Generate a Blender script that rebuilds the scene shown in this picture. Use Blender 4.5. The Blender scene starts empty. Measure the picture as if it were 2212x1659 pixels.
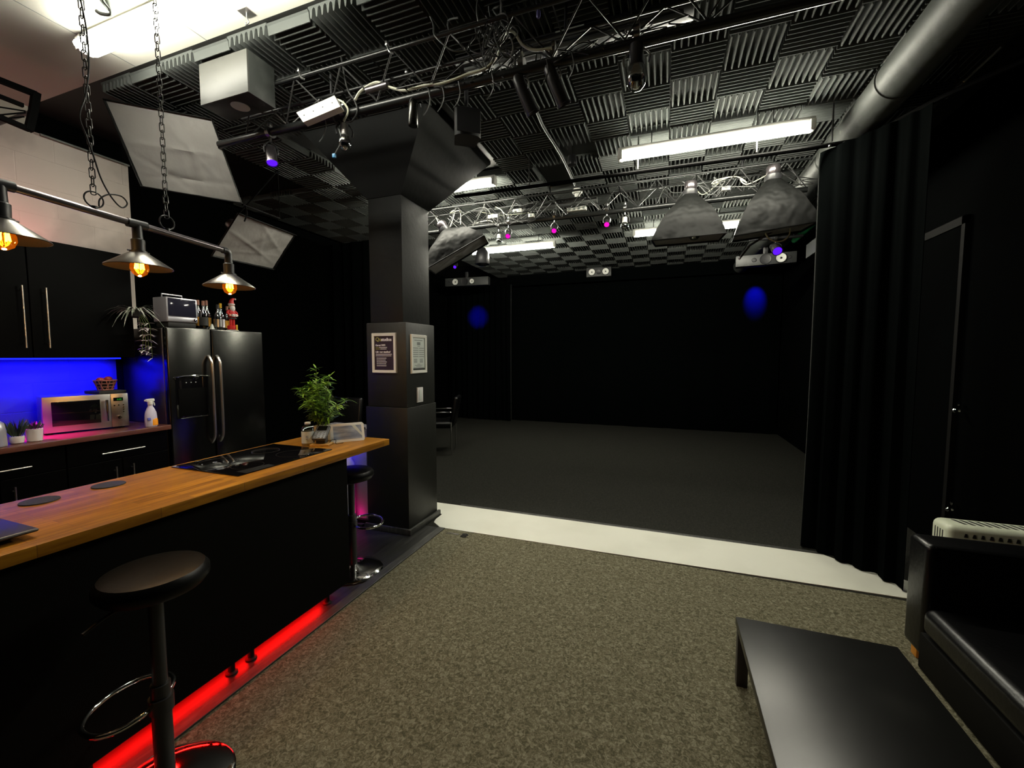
import bpy, bmesh, math, random
from mathutils import Vector, Matrix
random.seed(7)
sc = bpy.context.scene
COL = sc.collection
V = Vector
# ---------------------------------------------------------------- camera
FPX = 908.0
PITCH = math.atan(61 / FPX)
YAW = math.atan(331 / FPX * math.cos(PITCH))
EYE = V((0, 0, 1.5))
cd = bpy.data.cameras.new('camera')
cam = bpy.data.objects.new('camera', cd)
COL.objects.link(cam)
cam.location = EYE
cam.rotation_euler = (math.pi / 2 - PITCH, 0, YAW)
cd.sensor_fit = 'HORIZONTAL'
cd.sensor_width = 36
cd.lens = 36 * FPX / 2212
cd.clip_start = 0.02
sc.camera = cam
# ---------------------------------------------------------------- world, exposure
w = bpy.data.worlds.new('world')
sc.world = w
w.use_nodes = True
w.node_tree.nodes['Background'].inputs[0].default_value = (0.5, 0.6, 0.7, 1)
w.node_tree.nodes['Background'].inputs[1].default_value = 0.0
sc.view_settings.view_transform = 'Standard'
sc.view_settings.look = 'None'
sc.view_settings.gamma = 1
sc.view_settings.use_curve_mapping = False
sc.view_settings.exposure = 0.0
TUBE = 128.0          # radiance of the fluorescent diffusers

def area(name, loc, rot, sx, sy, power, color):
    l = bpy.data.lights.new(name, 'AREA')
    l.shape = 'RECTANGLE'; l.size = sx; l.size_y = sy; l.energy = power; l.color = color
    o = bpy.data.objects.new(name, l); COL.objects.link(o)
    o.location = loc; o.rotation_euler = rot
    return o

def spot(name, loc, target, power, color, angle, blend=.5, r=.02):
    l = bpy.data.lights.new(name, 'SPOT')
    l.energy = power; l.color = color; l.spot_size = math.radians(angle); l.spot_blend = blend
    l.shadow_soft_size = r
    o = bpy.data.objects.new(name, l); COL.objects.link(o)
    o.location = loc
    o.rotation_euler = (V(target) - V(loc)).to_track_quat('-Z', 'Y').to_euler()
    return o

PI = math.pi
# coloured LED strips of the kitchen and the bar
area('led_blue_under_cabinet', (-4.38, 1.55, 1.470), (0, math.radians(42), 0), .02, 1.35, 34, (.002, .002, 1)).data.spread = math.radians(105)
area('led_pink_cabinet_top', (-4.36, 1.3, 2.36), (0, math.radians(140), 0), .03, 1.2, 1.0, (1, .15, .2))
spot('led_pink_worktop', (-4.19, 1.40, 1.455), (-4.12, 1.66, .98), 150, (1, .01, .85), 44, .9)
area('led_red_under_bar', (-1.97, .8, .072), (0, math.radians(-25), 0), .02, 2.3, 14, (1, .004, .003))
area('led_blue_back_panel', (-2.68, 2.94, .86), (math.radians(12), 0, 0), .40, .03, 1.7, (.02, .003, 1)).data.spread = math.radians(80)
area('led_pink_back_panel', (-2.68, 2.94, .03), (math.radians(168), 0, 0), .40, .03, .6, (1, .004, .25)).data.spread = math.radians(80)
spot('beam_blue_right', (1.58, 8.79, 3.02), (1.58, 9.2, 2.60), 2600, (.004, .004, 1), 40, 1.0)
spot('beam_blue_left', (-4.35, 7.35, 2.80), (-4.15, 9.0, 2.42), 6500, (.004, .004, 1), 19, 1.0)

# ---------------------------------------------------------------- geometry of the photograph
_fw = V((-math.sin(YAW) * math.cos(PITCH), math.cos(YAW) * math.cos(PITCH), -math.sin(PITCH)))
_rt = V((math.cos(YAW), math.sin(YAW), 0))
_up = _rt.cross(_fw)

def at(px, py, x=None, y=None, z=None):
    """real point on the plane x, y or z = const seen from where the photographer stood"""
    r = _fw + _rt * ((px - 1106) / FPX) + _up * ((829.5 - py) / FPX)
    if x is not None: t = (x - EYE.x) / r.x
    elif y is not None: t = (y - EYE.y) / r.y
    else: t = (z - EYE.z) / r.z
    return EYE + r * t

# ---------------------------------------------------------------- materials
def mat(name, col, rough=.5, metal=0., spec=.5, noise=None, bump=None, emit=None, trans=0., coat=0., alpha=1.):
    m = bpy.data.materials.new(name); m.use_nodes = True
    nt = m.node_tree; b = nt.nodes['Principled BSDF']
    b.inputs['Base Color'].default_value = (*col, 1)
    b.inputs['Roughness'].default_value = rough
    b.inputs['Metallic'].default_value = metal
    b.inputs['Specular IOR Level'].default_value = spec
    b.inputs['Transmission Weight'].default_value = trans
    b.inputs['Coat Weight'].default_value = coat
    b.inputs['Alpha'].default_value = alpha
    tc = nt.nodes.new('ShaderNodeTexCoord')
    if noise:                       # (scale, second colour, lo, hi, stretch)
        mp = nt.nodes.new('ShaderNodeMapping'); mp.inputs['Scale'].default_value = noise[4] if len(noise) > 4 else (1, 1, 1)
        n = nt.nodes.new('ShaderNodeTexNoise'); n.inputs['Scale'].default_value = noise[0]; n.inputs['Detail'].default_value = 4
        r = nt.nodes.new('ShaderNodeValToRGB')
        r.color_ramp.elements[0].position = noise[2]; r.color_ramp.elements[1].position = noise[3]
        r.color_ramp.elements[0].color = (*col, 1); r.color_ramp.elements[1].color = (*noise[1], 1)
        nt.links.new(tc.outputs['Object'], mp.inputs[0]); nt.links.new(mp.outputs[0], n.inputs['Vector'])
        nt.links.new(n.outputs['Fac'], r.inputs[0]); nt.links.new(r.outputs[0], b.inputs['Base Color'])
    if bump:                        # (scale, strength, distance, stretch)
        mp = nt.nodes.new('ShaderNodeMapping'); mp.inputs['Scale'].default_value = bump[3] if len(bump) > 3 else (1, 1, 1)
        n = nt.nodes.new('ShaderNodeTexNoise'); n.inputs['Scale'].default_value = bump[0]; n.inputs['Detail'].default_value = 3
        bp = nt.nodes.new('ShaderNodeBump'); bp.inputs['Strength'].default_value = bump[1]; bp.inputs['Distance'].default_value = bump[2]
        nt.links.new(tc.outputs['Object'], mp.inputs[0]); nt.links.new(mp.outputs[0], n.inputs['Vector'])
        nt.links.new(n.outputs['Fac'], bp.inputs['Height']); nt.links.new(bp.outputs[0], b.inputs['Normal'])
    if emit:
        b.inputs['Emission Color'].default_value = (*emit[0], 1)
        b.inputs['Emission Strength'].default_value = emit[1]
    return m

def wood_blocks():
    m = mat('butcher_block', (.4, .18, .02), .42, spec=.25)
    nt = m.node_tree; b = nt.nodes['Principled BSDF']
    tc = nt.nodes.new('ShaderNodeTexCoord')
    mp = nt.nodes.new('ShaderNodeMapping'); mp.inputs['Rotation'].default_value = (0, 0, PI / 2)
    br = nt.nodes.new('ShaderNodeTexBrick')
    br.inputs['Scale'].default_value = 1.0; br.inputs['Brick Width'].default_value = .34
    br.inputs['Row Height'].default_value = .042; br.inputs['Mortar Size'].default_value = .0008
    br.inputs['Color1'].default_value = (.27, .108, .006, 1); br.inputs['Color2'].default_value = (.44, .195, .012, 1)
    br.inputs['Mortar'].default_value = (.16, .06, .02, 1); br.offset = .37
    mp2 = nt.nodes.new('ShaderNodeMapping'); mp2.inputs['Scale'].default_value = (26, 2.2, 26)
    n = nt.nodes.new('ShaderNodeTexNoise'); n.inputs['Scale'].default_value = 2.4; n.inputs['Detail'].default_value = 5
    mx = nt.nodes.new('ShaderNodeMix'); mx.data_type = 'RGBA'; mx.blend_type = 'MULTIPLY'; mx.inputs[0].default_value = .7
    rr = nt.nodes.new('ShaderNodeValToRGB'); rr.color_ramp.elements[0].position = .35; rr.color_ramp.elements[1].position = .62
    rr.color_ramp.elements[0].color = (.50, .42, .36, 1); rr.color_ramp.elements[1].color = (1, 1, 1, 1)
    nt.links.new(tc.outputs['Object'], mp.inputs[0]); nt.links.new(mp.outputs[0], br.inputs['Vector'])
    nt.links.new(tc.outputs['Object'], mp2.inputs[0]); nt.links.new(mp2.outputs[0], n.inputs['Vector'])
    nt.links.new(n.outputs['Fac'], rr.inputs[0]); nt.links.new(br.outputs['Color'], mx.inputs[6])
    nt.links.new(rr.outputs[0], mx.inputs[7]); nt.links.new(mx.outputs[2], b.inputs['Base Color'])
    return m

def brick_white(name='painted_brick', col=(.74, .68, .63)):
    m = mat(name, col, .6, spec=.3, noise=(2.3, tuple(c * .80 for c in col), .50, .62))
    nt = m.node_tree; b = nt.nodes['Principled BSDF']
    tc = nt.nodes.new('ShaderNodeTexCoord'); mp = nt.nodes.new('ShaderNodeMapping')
    mp.inputs['Rotation'].default_value = (PI / 2, 0, PI / 2)
    sx = nt.nodes.new('ShaderNodeSeparateXYZ'); cx = nt.nodes.new('ShaderNodeCombineXYZ')
    br = nt.nodes.new('ShaderNodeTexBrick'); br.inputs['Scale'].default_value = 1
    br.inputs['Brick Width'].default_value = .44; br.inputs['Row Height'].default_value = .215; br.inputs['Mortar Size'].default_value = .004
    br.inputs['Mortar Smooth'].default_value = .8
    bp = nt.nodes.new('ShaderNodeBump'); bp.invert = True; bp.inputs['Strength'].default_value = .35; bp.inputs['Distance'].default_value = .004
    nt.links.new(tc.outputs['Object'], sx.inputs[0]); nt.links.new(sx.outputs['Y'], cx.inputs['X']); nt.links.new(sx.outputs['Z'], cx.inputs['Y'])
    nt.links.new(cx.outputs[0], br.inputs['Vector']); nt.links.new(br.outputs['Fac'], bp.inputs['Height']); nt.links.new(bp.outputs[0], b.inputs['Normal'])
    return m

def carpet(name, c1, c2, c3, scale=60):
    m = mat(name, c1, .95, spec=.15, bump=(220, .5, .004))
    nt = m.node_tree; b = nt.nodes['Principled BSDF']
    tc = nt.nodes.new('ShaderNodeTexCoord')
    n = nt.nodes.new('ShaderNodeTexNoise'); n.inputs['Scale'].default_value = scale; n.inputs['Detail'].default_value = 5; n.inputs['Roughness'].default_value = .7
    n.inputs['Distortion'].default_value = 1.2
    r = nt.nodes.new('ShaderNodeValToRGB'); r.color_ramp.elements[0].position = .38; r.color_ramp.elements[1].position = .66
    r.color_ramp.elements[0].color = (*c1, 1); r.color_ramp.elements[1].color = (*c3, 1)
    e = r.color_ramp.elements.new(.5); e.color = (*c2, 1)
    nt.links.new(tc.outputs['Object'], n.inputs['Vector']); nt.links.new(n.outputs['Fac'], r.inputs[0]); nt.links.new(r.outputs[0], b.inputs['Base Color'])
    return m

def glass_amber():
    m = bpy.data.materials.new('amber_glass'); m.use_nodes = True
    nt = m.node_tree; nt.nodes.clear()
    out = nt.nodes.new('ShaderNodeOutputMaterial')
    t = nt.nodes.new('ShaderNodeBsdfTransparent'); t.inputs[0].default_value = (1, .42, .03, 1)
    g = nt.nodes.new('ShaderNodeBsdfGlossy'); g.inputs['Roughness'].default_value = .08
    e = nt.nodes.new('ShaderNodeEmission'); e.inputs[0].default_value = (1, .25, .0, 1); e.inputs[1].default_value = .22
    a = nt.nodes.new('ShaderNodeAddShader'); mx = nt.nodes.new('ShaderNodeMixShader'); mx.inputs[0].default_value = .10
    nt.links.new(t.outputs[0], a.inputs[0]); nt.links.new(e.outputs[0], a.inputs[1])
    nt.links.new(a.outputs[0], mx.inputs[1]); nt.links.new(g.outputs[0], mx.inputs[2]); nt.links.new(mx.outputs[0], out.inputs[0])
    return m

def clear_glass(name, tint=(.9, .92, .92), fac=.25):
    m = bpy.data.materials.new(name); m.use_nodes = True
    nt = m.node_tree; nt.nodes.clear()
    out = nt.nodes.new('ShaderNodeOutputMaterial')
    t = nt.nodes.new('ShaderNodeBsdfTransparent'); t.inputs[0].default_value = (*tint, 1)
    g = nt.nodes.new('ShaderNodeBsdfGlossy'); g.inputs['Roughness'].default_value = .05
    mx = nt.nodes.new('ShaderNodeMixShader'); mx.inputs[0].default_value = fac
    nt.links.new(t.outputs[0], mx.inputs[1]); nt.links.new(g.outputs[0], mx.inputs[2]); nt.links.new(mx.outputs[0], out.inputs[0])
    return m

M = dict(
    carpet=carpet('flecked_carpet', (.060, .056, .032), (.118, .108, .068), (.23, .215, .152), 55),
    stage=carpet('black_stage_carpet', (.008, .008, .006), (.016, .016, .013), (.030, .029, .024), 70),
    kfloor=mat('black_floor_boards', (.014, .014, .013), .38, noise=(6, (.04, .04, .037), .35, .8, (8, .6, 1))),
    trim=mat('black_edge_trim', (.035, .035, .032), .45, noise=(9, (.09, .09, .08), .45, .8, (6, 1, 1))),
    black=mat('black_paint', (.014, .015, .013), .62, bump=(60, .15, .003)),
    bwall=mat('black_wall_paint', (.0012, .0015, .0015), .95, spec=.02),
    cloth=mat('black_drape', (.0009, .0014, .0014), .95, spec=.02, bump=(90, .3, .002)),
    cloth_edge=mat('drape_edge_hem', (.02, .022, .02), .8),
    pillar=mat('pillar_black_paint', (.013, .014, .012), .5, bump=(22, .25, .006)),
    pillar_hi=mat('pillar_capital_darkened', (.0065, .0072, .0068), .7, spec=.2, bump=(22, .25, .006)),  # same black paint, capital darkened to hold back the lamp light
    pillar_sh=mat('pillar_shaft_darkened', (.0085, .0092, .0082), .6, spec=.3, bump=(22, .25, .006)),  # pillar paint darkened where the nearby tube over-lights the shaft
    pillar_lo=mat('pillar_lower_darkened', (.0055, .006, .0035), .5, bump=(22, .2, .006)),  # deeper shade at the foot put into a darker copy of the paint
    foam=mat('charcoal_foam', (.080, .087, .083), .95, spec=.1, bump=(300, .3, .002)),
    ceilwhite=mat('white_ceiling_paint', (.56, .55, .49), .8),
    brick=brick_white(),
    splash=brick_white('brick_darkened_for_led', (.070, .070, .085)),  # white brick darkened in colour so the blue LED light stays pure
    wood=wood_blocks(),
    worktop=mat('dark_red_worktop', (.085, .028, .018), .3, noise=(3, (.13, .045, .03), .3, .7, (14, 1, 1))),
    gloss=mat('gloss_black_cabinet', (.0016, .0016, .0016), .35, spec=.045),
    panel=mat('matt_black_panel', (.0025, .0025, .002), .7, spec=.08),
    steel=mat('dark_stainless', (.085, .085, .08), .24, metal=1, bump=(5, .05, .01, (1, 1, .6))),
    steelside=mat('stainless_side', (.32, .28, .26), .3, metal=1),
    steel2=mat('brushed_steel', (.55, .53, .52), .32, metal=1, bump=(40, .06, .002, (.05, 1, 20))),
    chrome=mat('chrome', (.78, .78, .76), .08, metal=1),
    handle=mat('satin_handle', (.75, .72, .70), .3, metal=1),
    dmetal=mat('black_metal', (.025, .025, .027), .38, spec=.5),
    tubem=mat('truss_tube_paint', (.012, .013, .013), .30, spec=.5),
    web=mat('truss_web_steel', (.045, .046, .046), .35, metal=.3),
    galv=mat('galvanised_clamp', (.35, .35, .35), .28, metal=1),
    pipe=mat('gunmetal_pipe', (.20, .18, .19), .28, metal=.9),
    shade=mat('brushed_shade', (.42, .40, .37), .30, metal=1, bump=(30, .15, .002)),
    shadein=mat('shade_inside', (.0025, .0018, .0014), .8, spec=.05),
    hob=mat('hob_glass', (.004, .004, .005), .04, spec=.7),
    hobmark=mat('hob_print', (.05, .05, .05), .3),
    leather=mat('black_leather', (.0015, .0015, .0018), .32, spec=.40, bump=(45, .25, .004)),
    tabletop=mat('black_worn_tabletop', (.0035, .0035, .003), .345, spec=.55, noise=(5, (.010, .010, .009), .5, .75)),
    chain=mat('blackened_chain', (.085, .085, .08), .35, metal=.7),
    deepblack=mat('matt_black_enamel', (.002, .002, .002), .8, spec=.06),
    seatleather=mat('stool_leather', (.0022, .0022, .0020), .38, spec=.20, bump=(45, .2, .003)),
    rubber=mat('black_rubber', (.012, .012, .012), .7),
    whitepl=mat('white_plastic', (.72, .72, .68), .4),
    creampl=mat('cream_enamel', (.62, .66, .52), .4),
    white=mat('white_vinyl', (.70, .70, .62), .42, noise=(2.2, (.62, .62, .54), .45, .75)),
    frame=mat('white_snap_frame', (.78, .76, .70), .35),
    paper=mat('paper_white', (.60, .64, .60), .6),
    paperdark=mat('paper_aubergine', (.028, .016, .028), .5),
    ink=mat('grey_ink', (.22, .24, .23), .7),
    keyprint=mat('key_print', (.10, .10, .10), .5),
    inkblack=mat('black_ink', (.02, .02, .02), .6),
    inkwhite=mat('white_ink', (.85, .82, .85), .6),
    inkgreen=mat('olive_ink', (.36, .36, .08), .6),
    diffuser=mat('softbox_diffuser_cloth', (.20, .19, .18), .75, bump=(9, .25, .02)),
    softblack=mat('softbox_black_nylon', (.0055, .0058, .0055), .5, spec=.12, bump=(3, .8, .08)),
    lining=mat('softbox_silver_lining', (.35, .37, .36), .35, metal=.6, bump=(9, .6, .03)),
    duct=mat('painted_duct', (.060, .065, .060), .55, spec=.2, noise=(3.0, (.26, .26, .23), .62, .67), bump=(12, .3, .01)),
    plywood=mat('limed_plywood', (.045, .046, .041), .5, noise=(5, (.024, .025, .023), .55, .72, (1, 1, 5))),
    plydark=mat('stained_plywood', (.028, .031, .029), .4, noise=(9, (.06, .065, .06), .5, .8)),
    conelight=mat('speaker_cone_cream', (.8, .8, .76), .5),
    spkbody=mat('speaker_grey_vinyl', (.040, .042, .042), .5),
    leaf=mat('bamboo_leaf', (.10, .23, .02), .4, noise=(14, (.25, .42, .04), .4, .7)),
    leafdark=mat('dark_leaf', (.03, .055, .025), .5),
    leafgrey=mat('variegated_leaf', (.20, .24, .18), .5, noise=(30, (.52, .5, .46), .45, .6)),
    petal=mat('pale_trailing_leaf', (.85, .80, .80), .5),
    potw=mat('white_ceramic', (.68, .66, .66), .35),
    potc=mat('cream_ceramic', (.62, .60, .46), .4),
    soil=mat('soil', (.02, .015, .01), .9),
    stem=mat('stem_brown', (.10, .14, .03), .6),
    cable=mat('black_cable', (.010, .010, .010), .45),
    cablegrey=mat('grey_cable', (.085, .09, .088), .45),
    cablewhite=mat('cream_flex', (.60, .60, .46), .45),
    bluepl=mat('blue_plastic', (.05, .22, .42), .4),
    lilac=mat('lilac_plastic', (.16, .15, .42), .4),
    green=mat('green_screen_cloth', (.05, .72, .26), .7, bump=(30, .3, .003)),
    tube=mat('lit_fluorescent', (.9, .9, .8), .4, emit=((1, .965, .80), TUBE)),
    tubek=mat('lit_kitchen_fluorescent', (.9, .9, .8), .4, emit=((1, .975, .84), 44)),
    filament=mat('glowing_filament', (1, .8, .4), .4, emit=((1, .62, .22), 80)),
    amber=glass_amber(),
    glass=clear_glass('clear_lamp_glass', (.75, .78, .76), .35),
    bottleglass=clear_glass('brown_bottle_glass', (.22, .09, .02), .25),
    bottleclear=clear_glass('clear_bottle_glass', (.75, .78, .76), .22),
    violet=mat('lit_violet_lens', (.01, 0, .05), .4, emit=((.12, .01, 1), 1.1)),
    magenta=mat('lit_magenta_lens', (.05, 0, .04), .4, emit=((1, .0, .60), 1.0)),
    led=mat('green_led_digits', (0, .2, 0), .4, emit=((.02, .35, .02), .5)),
    ledblue=mat('pale_icon_print', (.5, .5, .5), .4),
    screen=mat('tablet_screen', (.20, .24, .33), .12, noise=(9, (.42, .47, .56), .4, .65, (1, 1, 5))),
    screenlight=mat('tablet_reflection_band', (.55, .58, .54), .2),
    red=mat('red_paint', (.50, .012, .012), .4),
    redfruit=mat('red_apple_skin', (.42, .05, .04), .35),
    basket=mat('basket_wire_cane', (.42, .16, .12), .5),
    skin=mat('doll_skin_paint', (.62, .36, .25), .5),
    beard=mat('doll_beard_white', (.72, .68, .66), .8, bump=(60, .5, .004)),
    yellow=mat('yellow_paint', (.70, .42, .02), .4),
    orange=mat('orange_label', (.90, .32, .01), .5),
    orangewood=mat('orange_wood', (.55, .24, .03), .5),
    bluelabel=mat('blue_label', (.12, .14, .55), .5),
    spray=mat('pale_lilac_plastic', (.62, .58, .74), .35),
    amberliq=mat('gold_foil', (.55, .30, .05), .3, metal=.6),
    cork=mat('cork_foil', (.30, .14, .10), .5),
    oak=mat('oak_tray', (.55, .32, .09), .45, noise=(4, (.42, .22, .06), .4, .7, (1, 8, 1))),
    navyglass=mat('dark_glass_door', (.02, .02, .035), .08, spec=.6),
    silverpl=mat('silver_plastic', (.50, .50, .55), .3, metal=.5),
    darkpl=mat('charcoal_plastic', (.035, .037, .038), .4),
    disc=mat('navy_cork_disc', (.018, .018, .028), .8, bump=(150, .5, .003)),
    panelw=mat('pale_gloss_panel', (.20, .19, .22), .25),
)

# ---------------------------------------------------------------- mesh helpers
class MB:
    def __init__(s): s.bm = bmesh.new()
    def box(s, a, b, bev=0, seg=2, R=None):
        a, b = V(a), V(b); c = (a + b) / 2; d = b - a
        r = bmesh.ops.create_cube(s.bm, size=1)
        vs = r['verts']
        for v in vs: v.co = V((v.co.x * d.x, v.co.y * d.y, v.co.z * d.z))
        if bev:
            es = list({e for v in vs for e in v.link_edges})
            o = bmesh.ops.bevel(s.bm, geom=es, offset=bev, segments=seg, affect='EDGES', profile=.5)
            vs = list({v for f in o['faces'] for v in f.verts} | {v for v in vs if v.is_valid})
        for v in vs: v.co = (R @ v.co if R else v.co) + c
        return s
    def ring(s, c, u, w, r, n, ph=0):
        return [s.bm.verts.new(c + u * (math.cos(2 * PI * i / n + ph) * r) + w * (math.sin(2 * PI * i / n + ph) * r)) for i in range(n)]
    def skin(s, r0, r1):
        n = len(r0)
        for i in range(n):
            try: s.bm.faces.new((r0[i], r0[(i + 1) % n], r1[(i + 1) % n], r1[i]))
            except ValueError: pass
    def tube(s, pts, r, n=8, closed=False, caps=True):
        pts = [V(p) for p in pts]; m = len(pts); rings = []
        prev = None
        for i, p in enumerate(pts):
            if closed: d = pts[(i + 1) % m] - pts[i - 1]
            else: d = pts[min(i + 1, m - 1)] - pts[max(i - 1, 0)]
            if d.length < 1e-9: d = V((0, 0, 1))
            d.normalize()
            if prev is None:
                u = d.orthogonal().normalized()
            else:
                u = prev - d * prev.dot(d)
                if u.length < 1e-6: u = d.orthogonal()
                u.normalize()
            prev = u
            rr = r[i] if isinstance(r, (list, tuple)) else r
            rings.append(s.ring(p, u, d.cross(u), rr, n))
        for i in range(m - 1): s.skin(rings[i], rings[i + 1])
        if closed:
            # align the seam
            a, b = rings[-1], rings[0]
            k = min(range(n), key=lambda k: (a[0].co - b[k].co).length)
            s.skin(a, b[k:] + b[:k])
        elif caps:
            s.bm.faces.new(rings[0][::-1]); s.bm.faces.new(rings[-1])
        return s
    def cyl(s, a, b, r, n=16): return s.tube([a, b], r, n)
    def lathe(s, prof, c=(0, 0, 0), n=24, axis=(0, 0, 1), caps=True):
        ax = V(axis).normalized(); u = ax.orthogonal().normalized(); w_ = ax.cross(u); c = V(c)
        rings = [s.ring(c + ax * h, u, w_, max(r, 1e-4), n) for r, h in prof]
        for i in range(len(rings) - 1): s.skin(rings[i], rings[i + 1])
        if caps:
            s.bm.faces.new(rings[0][::-1]); s.bm.faces.new(rings[-1])
        return s
    def prism(s, poly, z0, z1):
        a = [s.bm.verts.new((p[0], p[1], z0)) for p in poly]; b = [s.bm.verts.new((p[0], p[1], z1)) for p in poly]
        s.bm.faces.new(a[::-1]); s.bm.faces.new(b); s.skin(a, b)
        return s
    def poly(s, pts):
        s.bm.faces.new([s.bm.verts.new(V(p)) for p in pts]); return s
    def slab(s, q, t):
        """four-cornered slab through the points q, thickened by t along its normal"""
        q = [V(p) for p in q]; n = (q[1] - q[0]).cross(q[3] - q[0]).normalized() * t
        a = [s.bm.verts.new(p) for p in q]; b = [s.bm.verts.new(p + n) for p in q]
        s.bm.faces.new(a[::-1]); s.bm.faces.new(b); s.skin(a, b)
        return s
    def sphere(s, c, r, sx=1, sy=1, sz=1, n=16):
        o = bmesh.ops.create_uvsphere(s.bm, u_segments=n, v_segments=max(6, n // 2), radius=r)
        for v in o['verts']: v.co = V((v.co.x * sx, v.co.y * sy, v.co.z * sz)) + V(c)
        return s
    def leaf(s, base, d, up, L, W, bend=.25):
        base = V(base); d = V(d).normalized(); side = d.cross(V(up))
        if side.length < 1e-4: side = d.orthogonal()
        side.normalize(); nn = side.cross(d)
        pts = []
        for t, wd in ((0, .12), (.25, .85), (.5, 1), (.75, .7), (1, .0)):
            c = base + d * (L * t) - V((0, 0, 1)) * (bend * L * t * t)
            pts.append((c + side * (W * wd / 2), c - nn * (W * .12 * wd), c - side * (W * wd / 2)))
        rows = [[s.bm.verts.new(p) for p in r] for r in pts[:-1]] + [[s.bm.verts.new(pts[-1][1])]]
        for i in range(3):
            for k in range(2): s.bm.faces.new((rows[i][k], rows[i][k + 1], rows[i + 1][k + 1], rows[i + 1][k]))
        s.bm.faces.new((rows[3][0], rows[3][1], rows[4][0])); s.bm.faces.new((rows[3][1], rows[3][2], rows[4][0]))
        return s
    def build(s, name, m, parent=None, smooth=True, label=None, origin=None):
        bmesh.ops.recalc_face_normals(s.bm, faces=s.bm.faces)
        me = bpy.data.meshes.new(name)
        if origin is not None:
            for v in s.bm.verts: v.co -= V(origin)
        s.bm.to_mesh(me); s.bm.free()
        me.materials.append(M[m] if isinstance(m, str) else m)
        if smooth:
            for p in me.polygons: p.use_smooth = True
            try: me.set_sharp_from_angle(angle=math.radians(38))
            except Exception: pass
        o = bpy.data.objects.new(name, me); COL.objects.link(o)
        if parent is not None:
            o.parent = parent
            # parts are given in world coordinates: undo the thing's own place
            W = Matrix.Identity(4); p = parent
            while p is not None:
                W = Matrix.LocRotScale(p.location, p.rotation_euler, p.scale) @ W; p = p.parent
            if parent.get('local') is None:
                me.transform(W.inverted())
        if origin is not None: o.location = origin
        if label: o['label'] = label
        return o

def thing(name, label, cat, loc=(0, 0, 0), rz=0, group=None, local=False):
    o = bpy.data.objects.new(name, None); COL.objects.link(o)
    o.empty_display_size = .1
    o.location = loc; o.rotation_euler = (0, 0, rz)
    o['label'] = label; o['category'] = cat
    if group: o['group'] = group
    return o

def tag(o, label, cat, group=None):
    o['label'] = label; o['category'] = cat
    if group: o['group'] = group
    return o

def struct(o):
    o['kind'] = 'structure'; return o

def copy_tree(o, parent=None):
    c = o.copy(); COL.objects.link(c); c.parent = parent
    for ch in list(o.children): copy_tree(ch, c)
    return c

def text(body, size, m, parent, loc, rot, name='lettering', bold=0):
    cu = bpy.data.curves.new(name, 'FONT'); cu.body = body; cu.size = size; cu.extrude = .0006; cu.offset = bold
    tmp = bpy.data.objects.new('tmp_text', cu); COL.objects.link(tmp)
    bpy.context.view_layer.update()
    me = bpy.data.meshes.new_from_object(tmp.evaluated_get(bpy.context.evaluated_depsgraph_get()))
    bpy.data.objects.remove(tmp)
    me.name = name; me.materials.clear(); me.materials.append(M[m])
    R = Matrix.LocRotScale(V(loc), rot if isinstance(rot, Matrix) else None, None) if isinstance(rot, Matrix) else Matrix.Translation(V(loc)) @ rot.to_matrix().to_4x4()
    me.transform(R)
    o = bpy.data.objects.new(name, me); COL.objects.link(o); o.parent = parent
    W = Matrix.LocRotScale(parent.location, parent.rotation_euler, parent.scale)
    me.transform(W.inverted())
    return o

def catmull(pts, k=6):
    pts = [V(p) for p in pts]; P = [pts[0]] + pts + [pts[-1]]; out = []
    for i in range(1, len(P) - 2):
        a, b, c, d = P[i - 1:i + 3]
        for j in range(k):
            t = j / k
            out.append(.5 * ((2 * b) + (c - a) * t + (2 * a - 5 * b + 4 * c - d) * t * t + (3 * b - a - 3 * c + d) * t ** 3))
    out.append(pts[-1]); return out

# ================================================================ SETTING
CZ = 3.38   # ceiling
m = MB().box((-1.765, -1.6, -.10), (2.05, 3.16, 0)); struct(m.build('floor', 'carpet', smooth=False))
m = MB().box((-5.0, -1.6, -.10), (-1.835, 3.16, -.002)); struct(m.build('floor_kitchen', 'kfloor', smooth=False))
m = MB().box((-1.833, -1.6, -.10), (-1.768, 3.155, .006), .002); struct(m.build('trim_1', 'trim', smooth=False))
m = MB().box((-5.0, 3.162, -.10), (2.05, 9.4, -.001)); struct(m.build('floor_stage', 'stage', smooth=False))
m = MB().box((-5.0, -1.6, CZ), (2.05, 1.86, CZ + .1)); struct(m.build('ceiling', 'ceilwhite', smooth=False))
ceil = MB().box((-5.0, 1.861, CZ), (2.05, 9.4, CZ + .1)).build('ceiling_stage', 'black', smooth=False); struct(ceil)
# ceiling board joints in the white part
m = MB()
m.box((-3.29, -1.6, CZ - .001), (-3.284, 1.86, CZ)); m.box((-2.62, -1.6, CZ - .001), (-2.615, 1.86, CZ))
struct(m.build('trim_2', 'ink', smooth=False))

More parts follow.
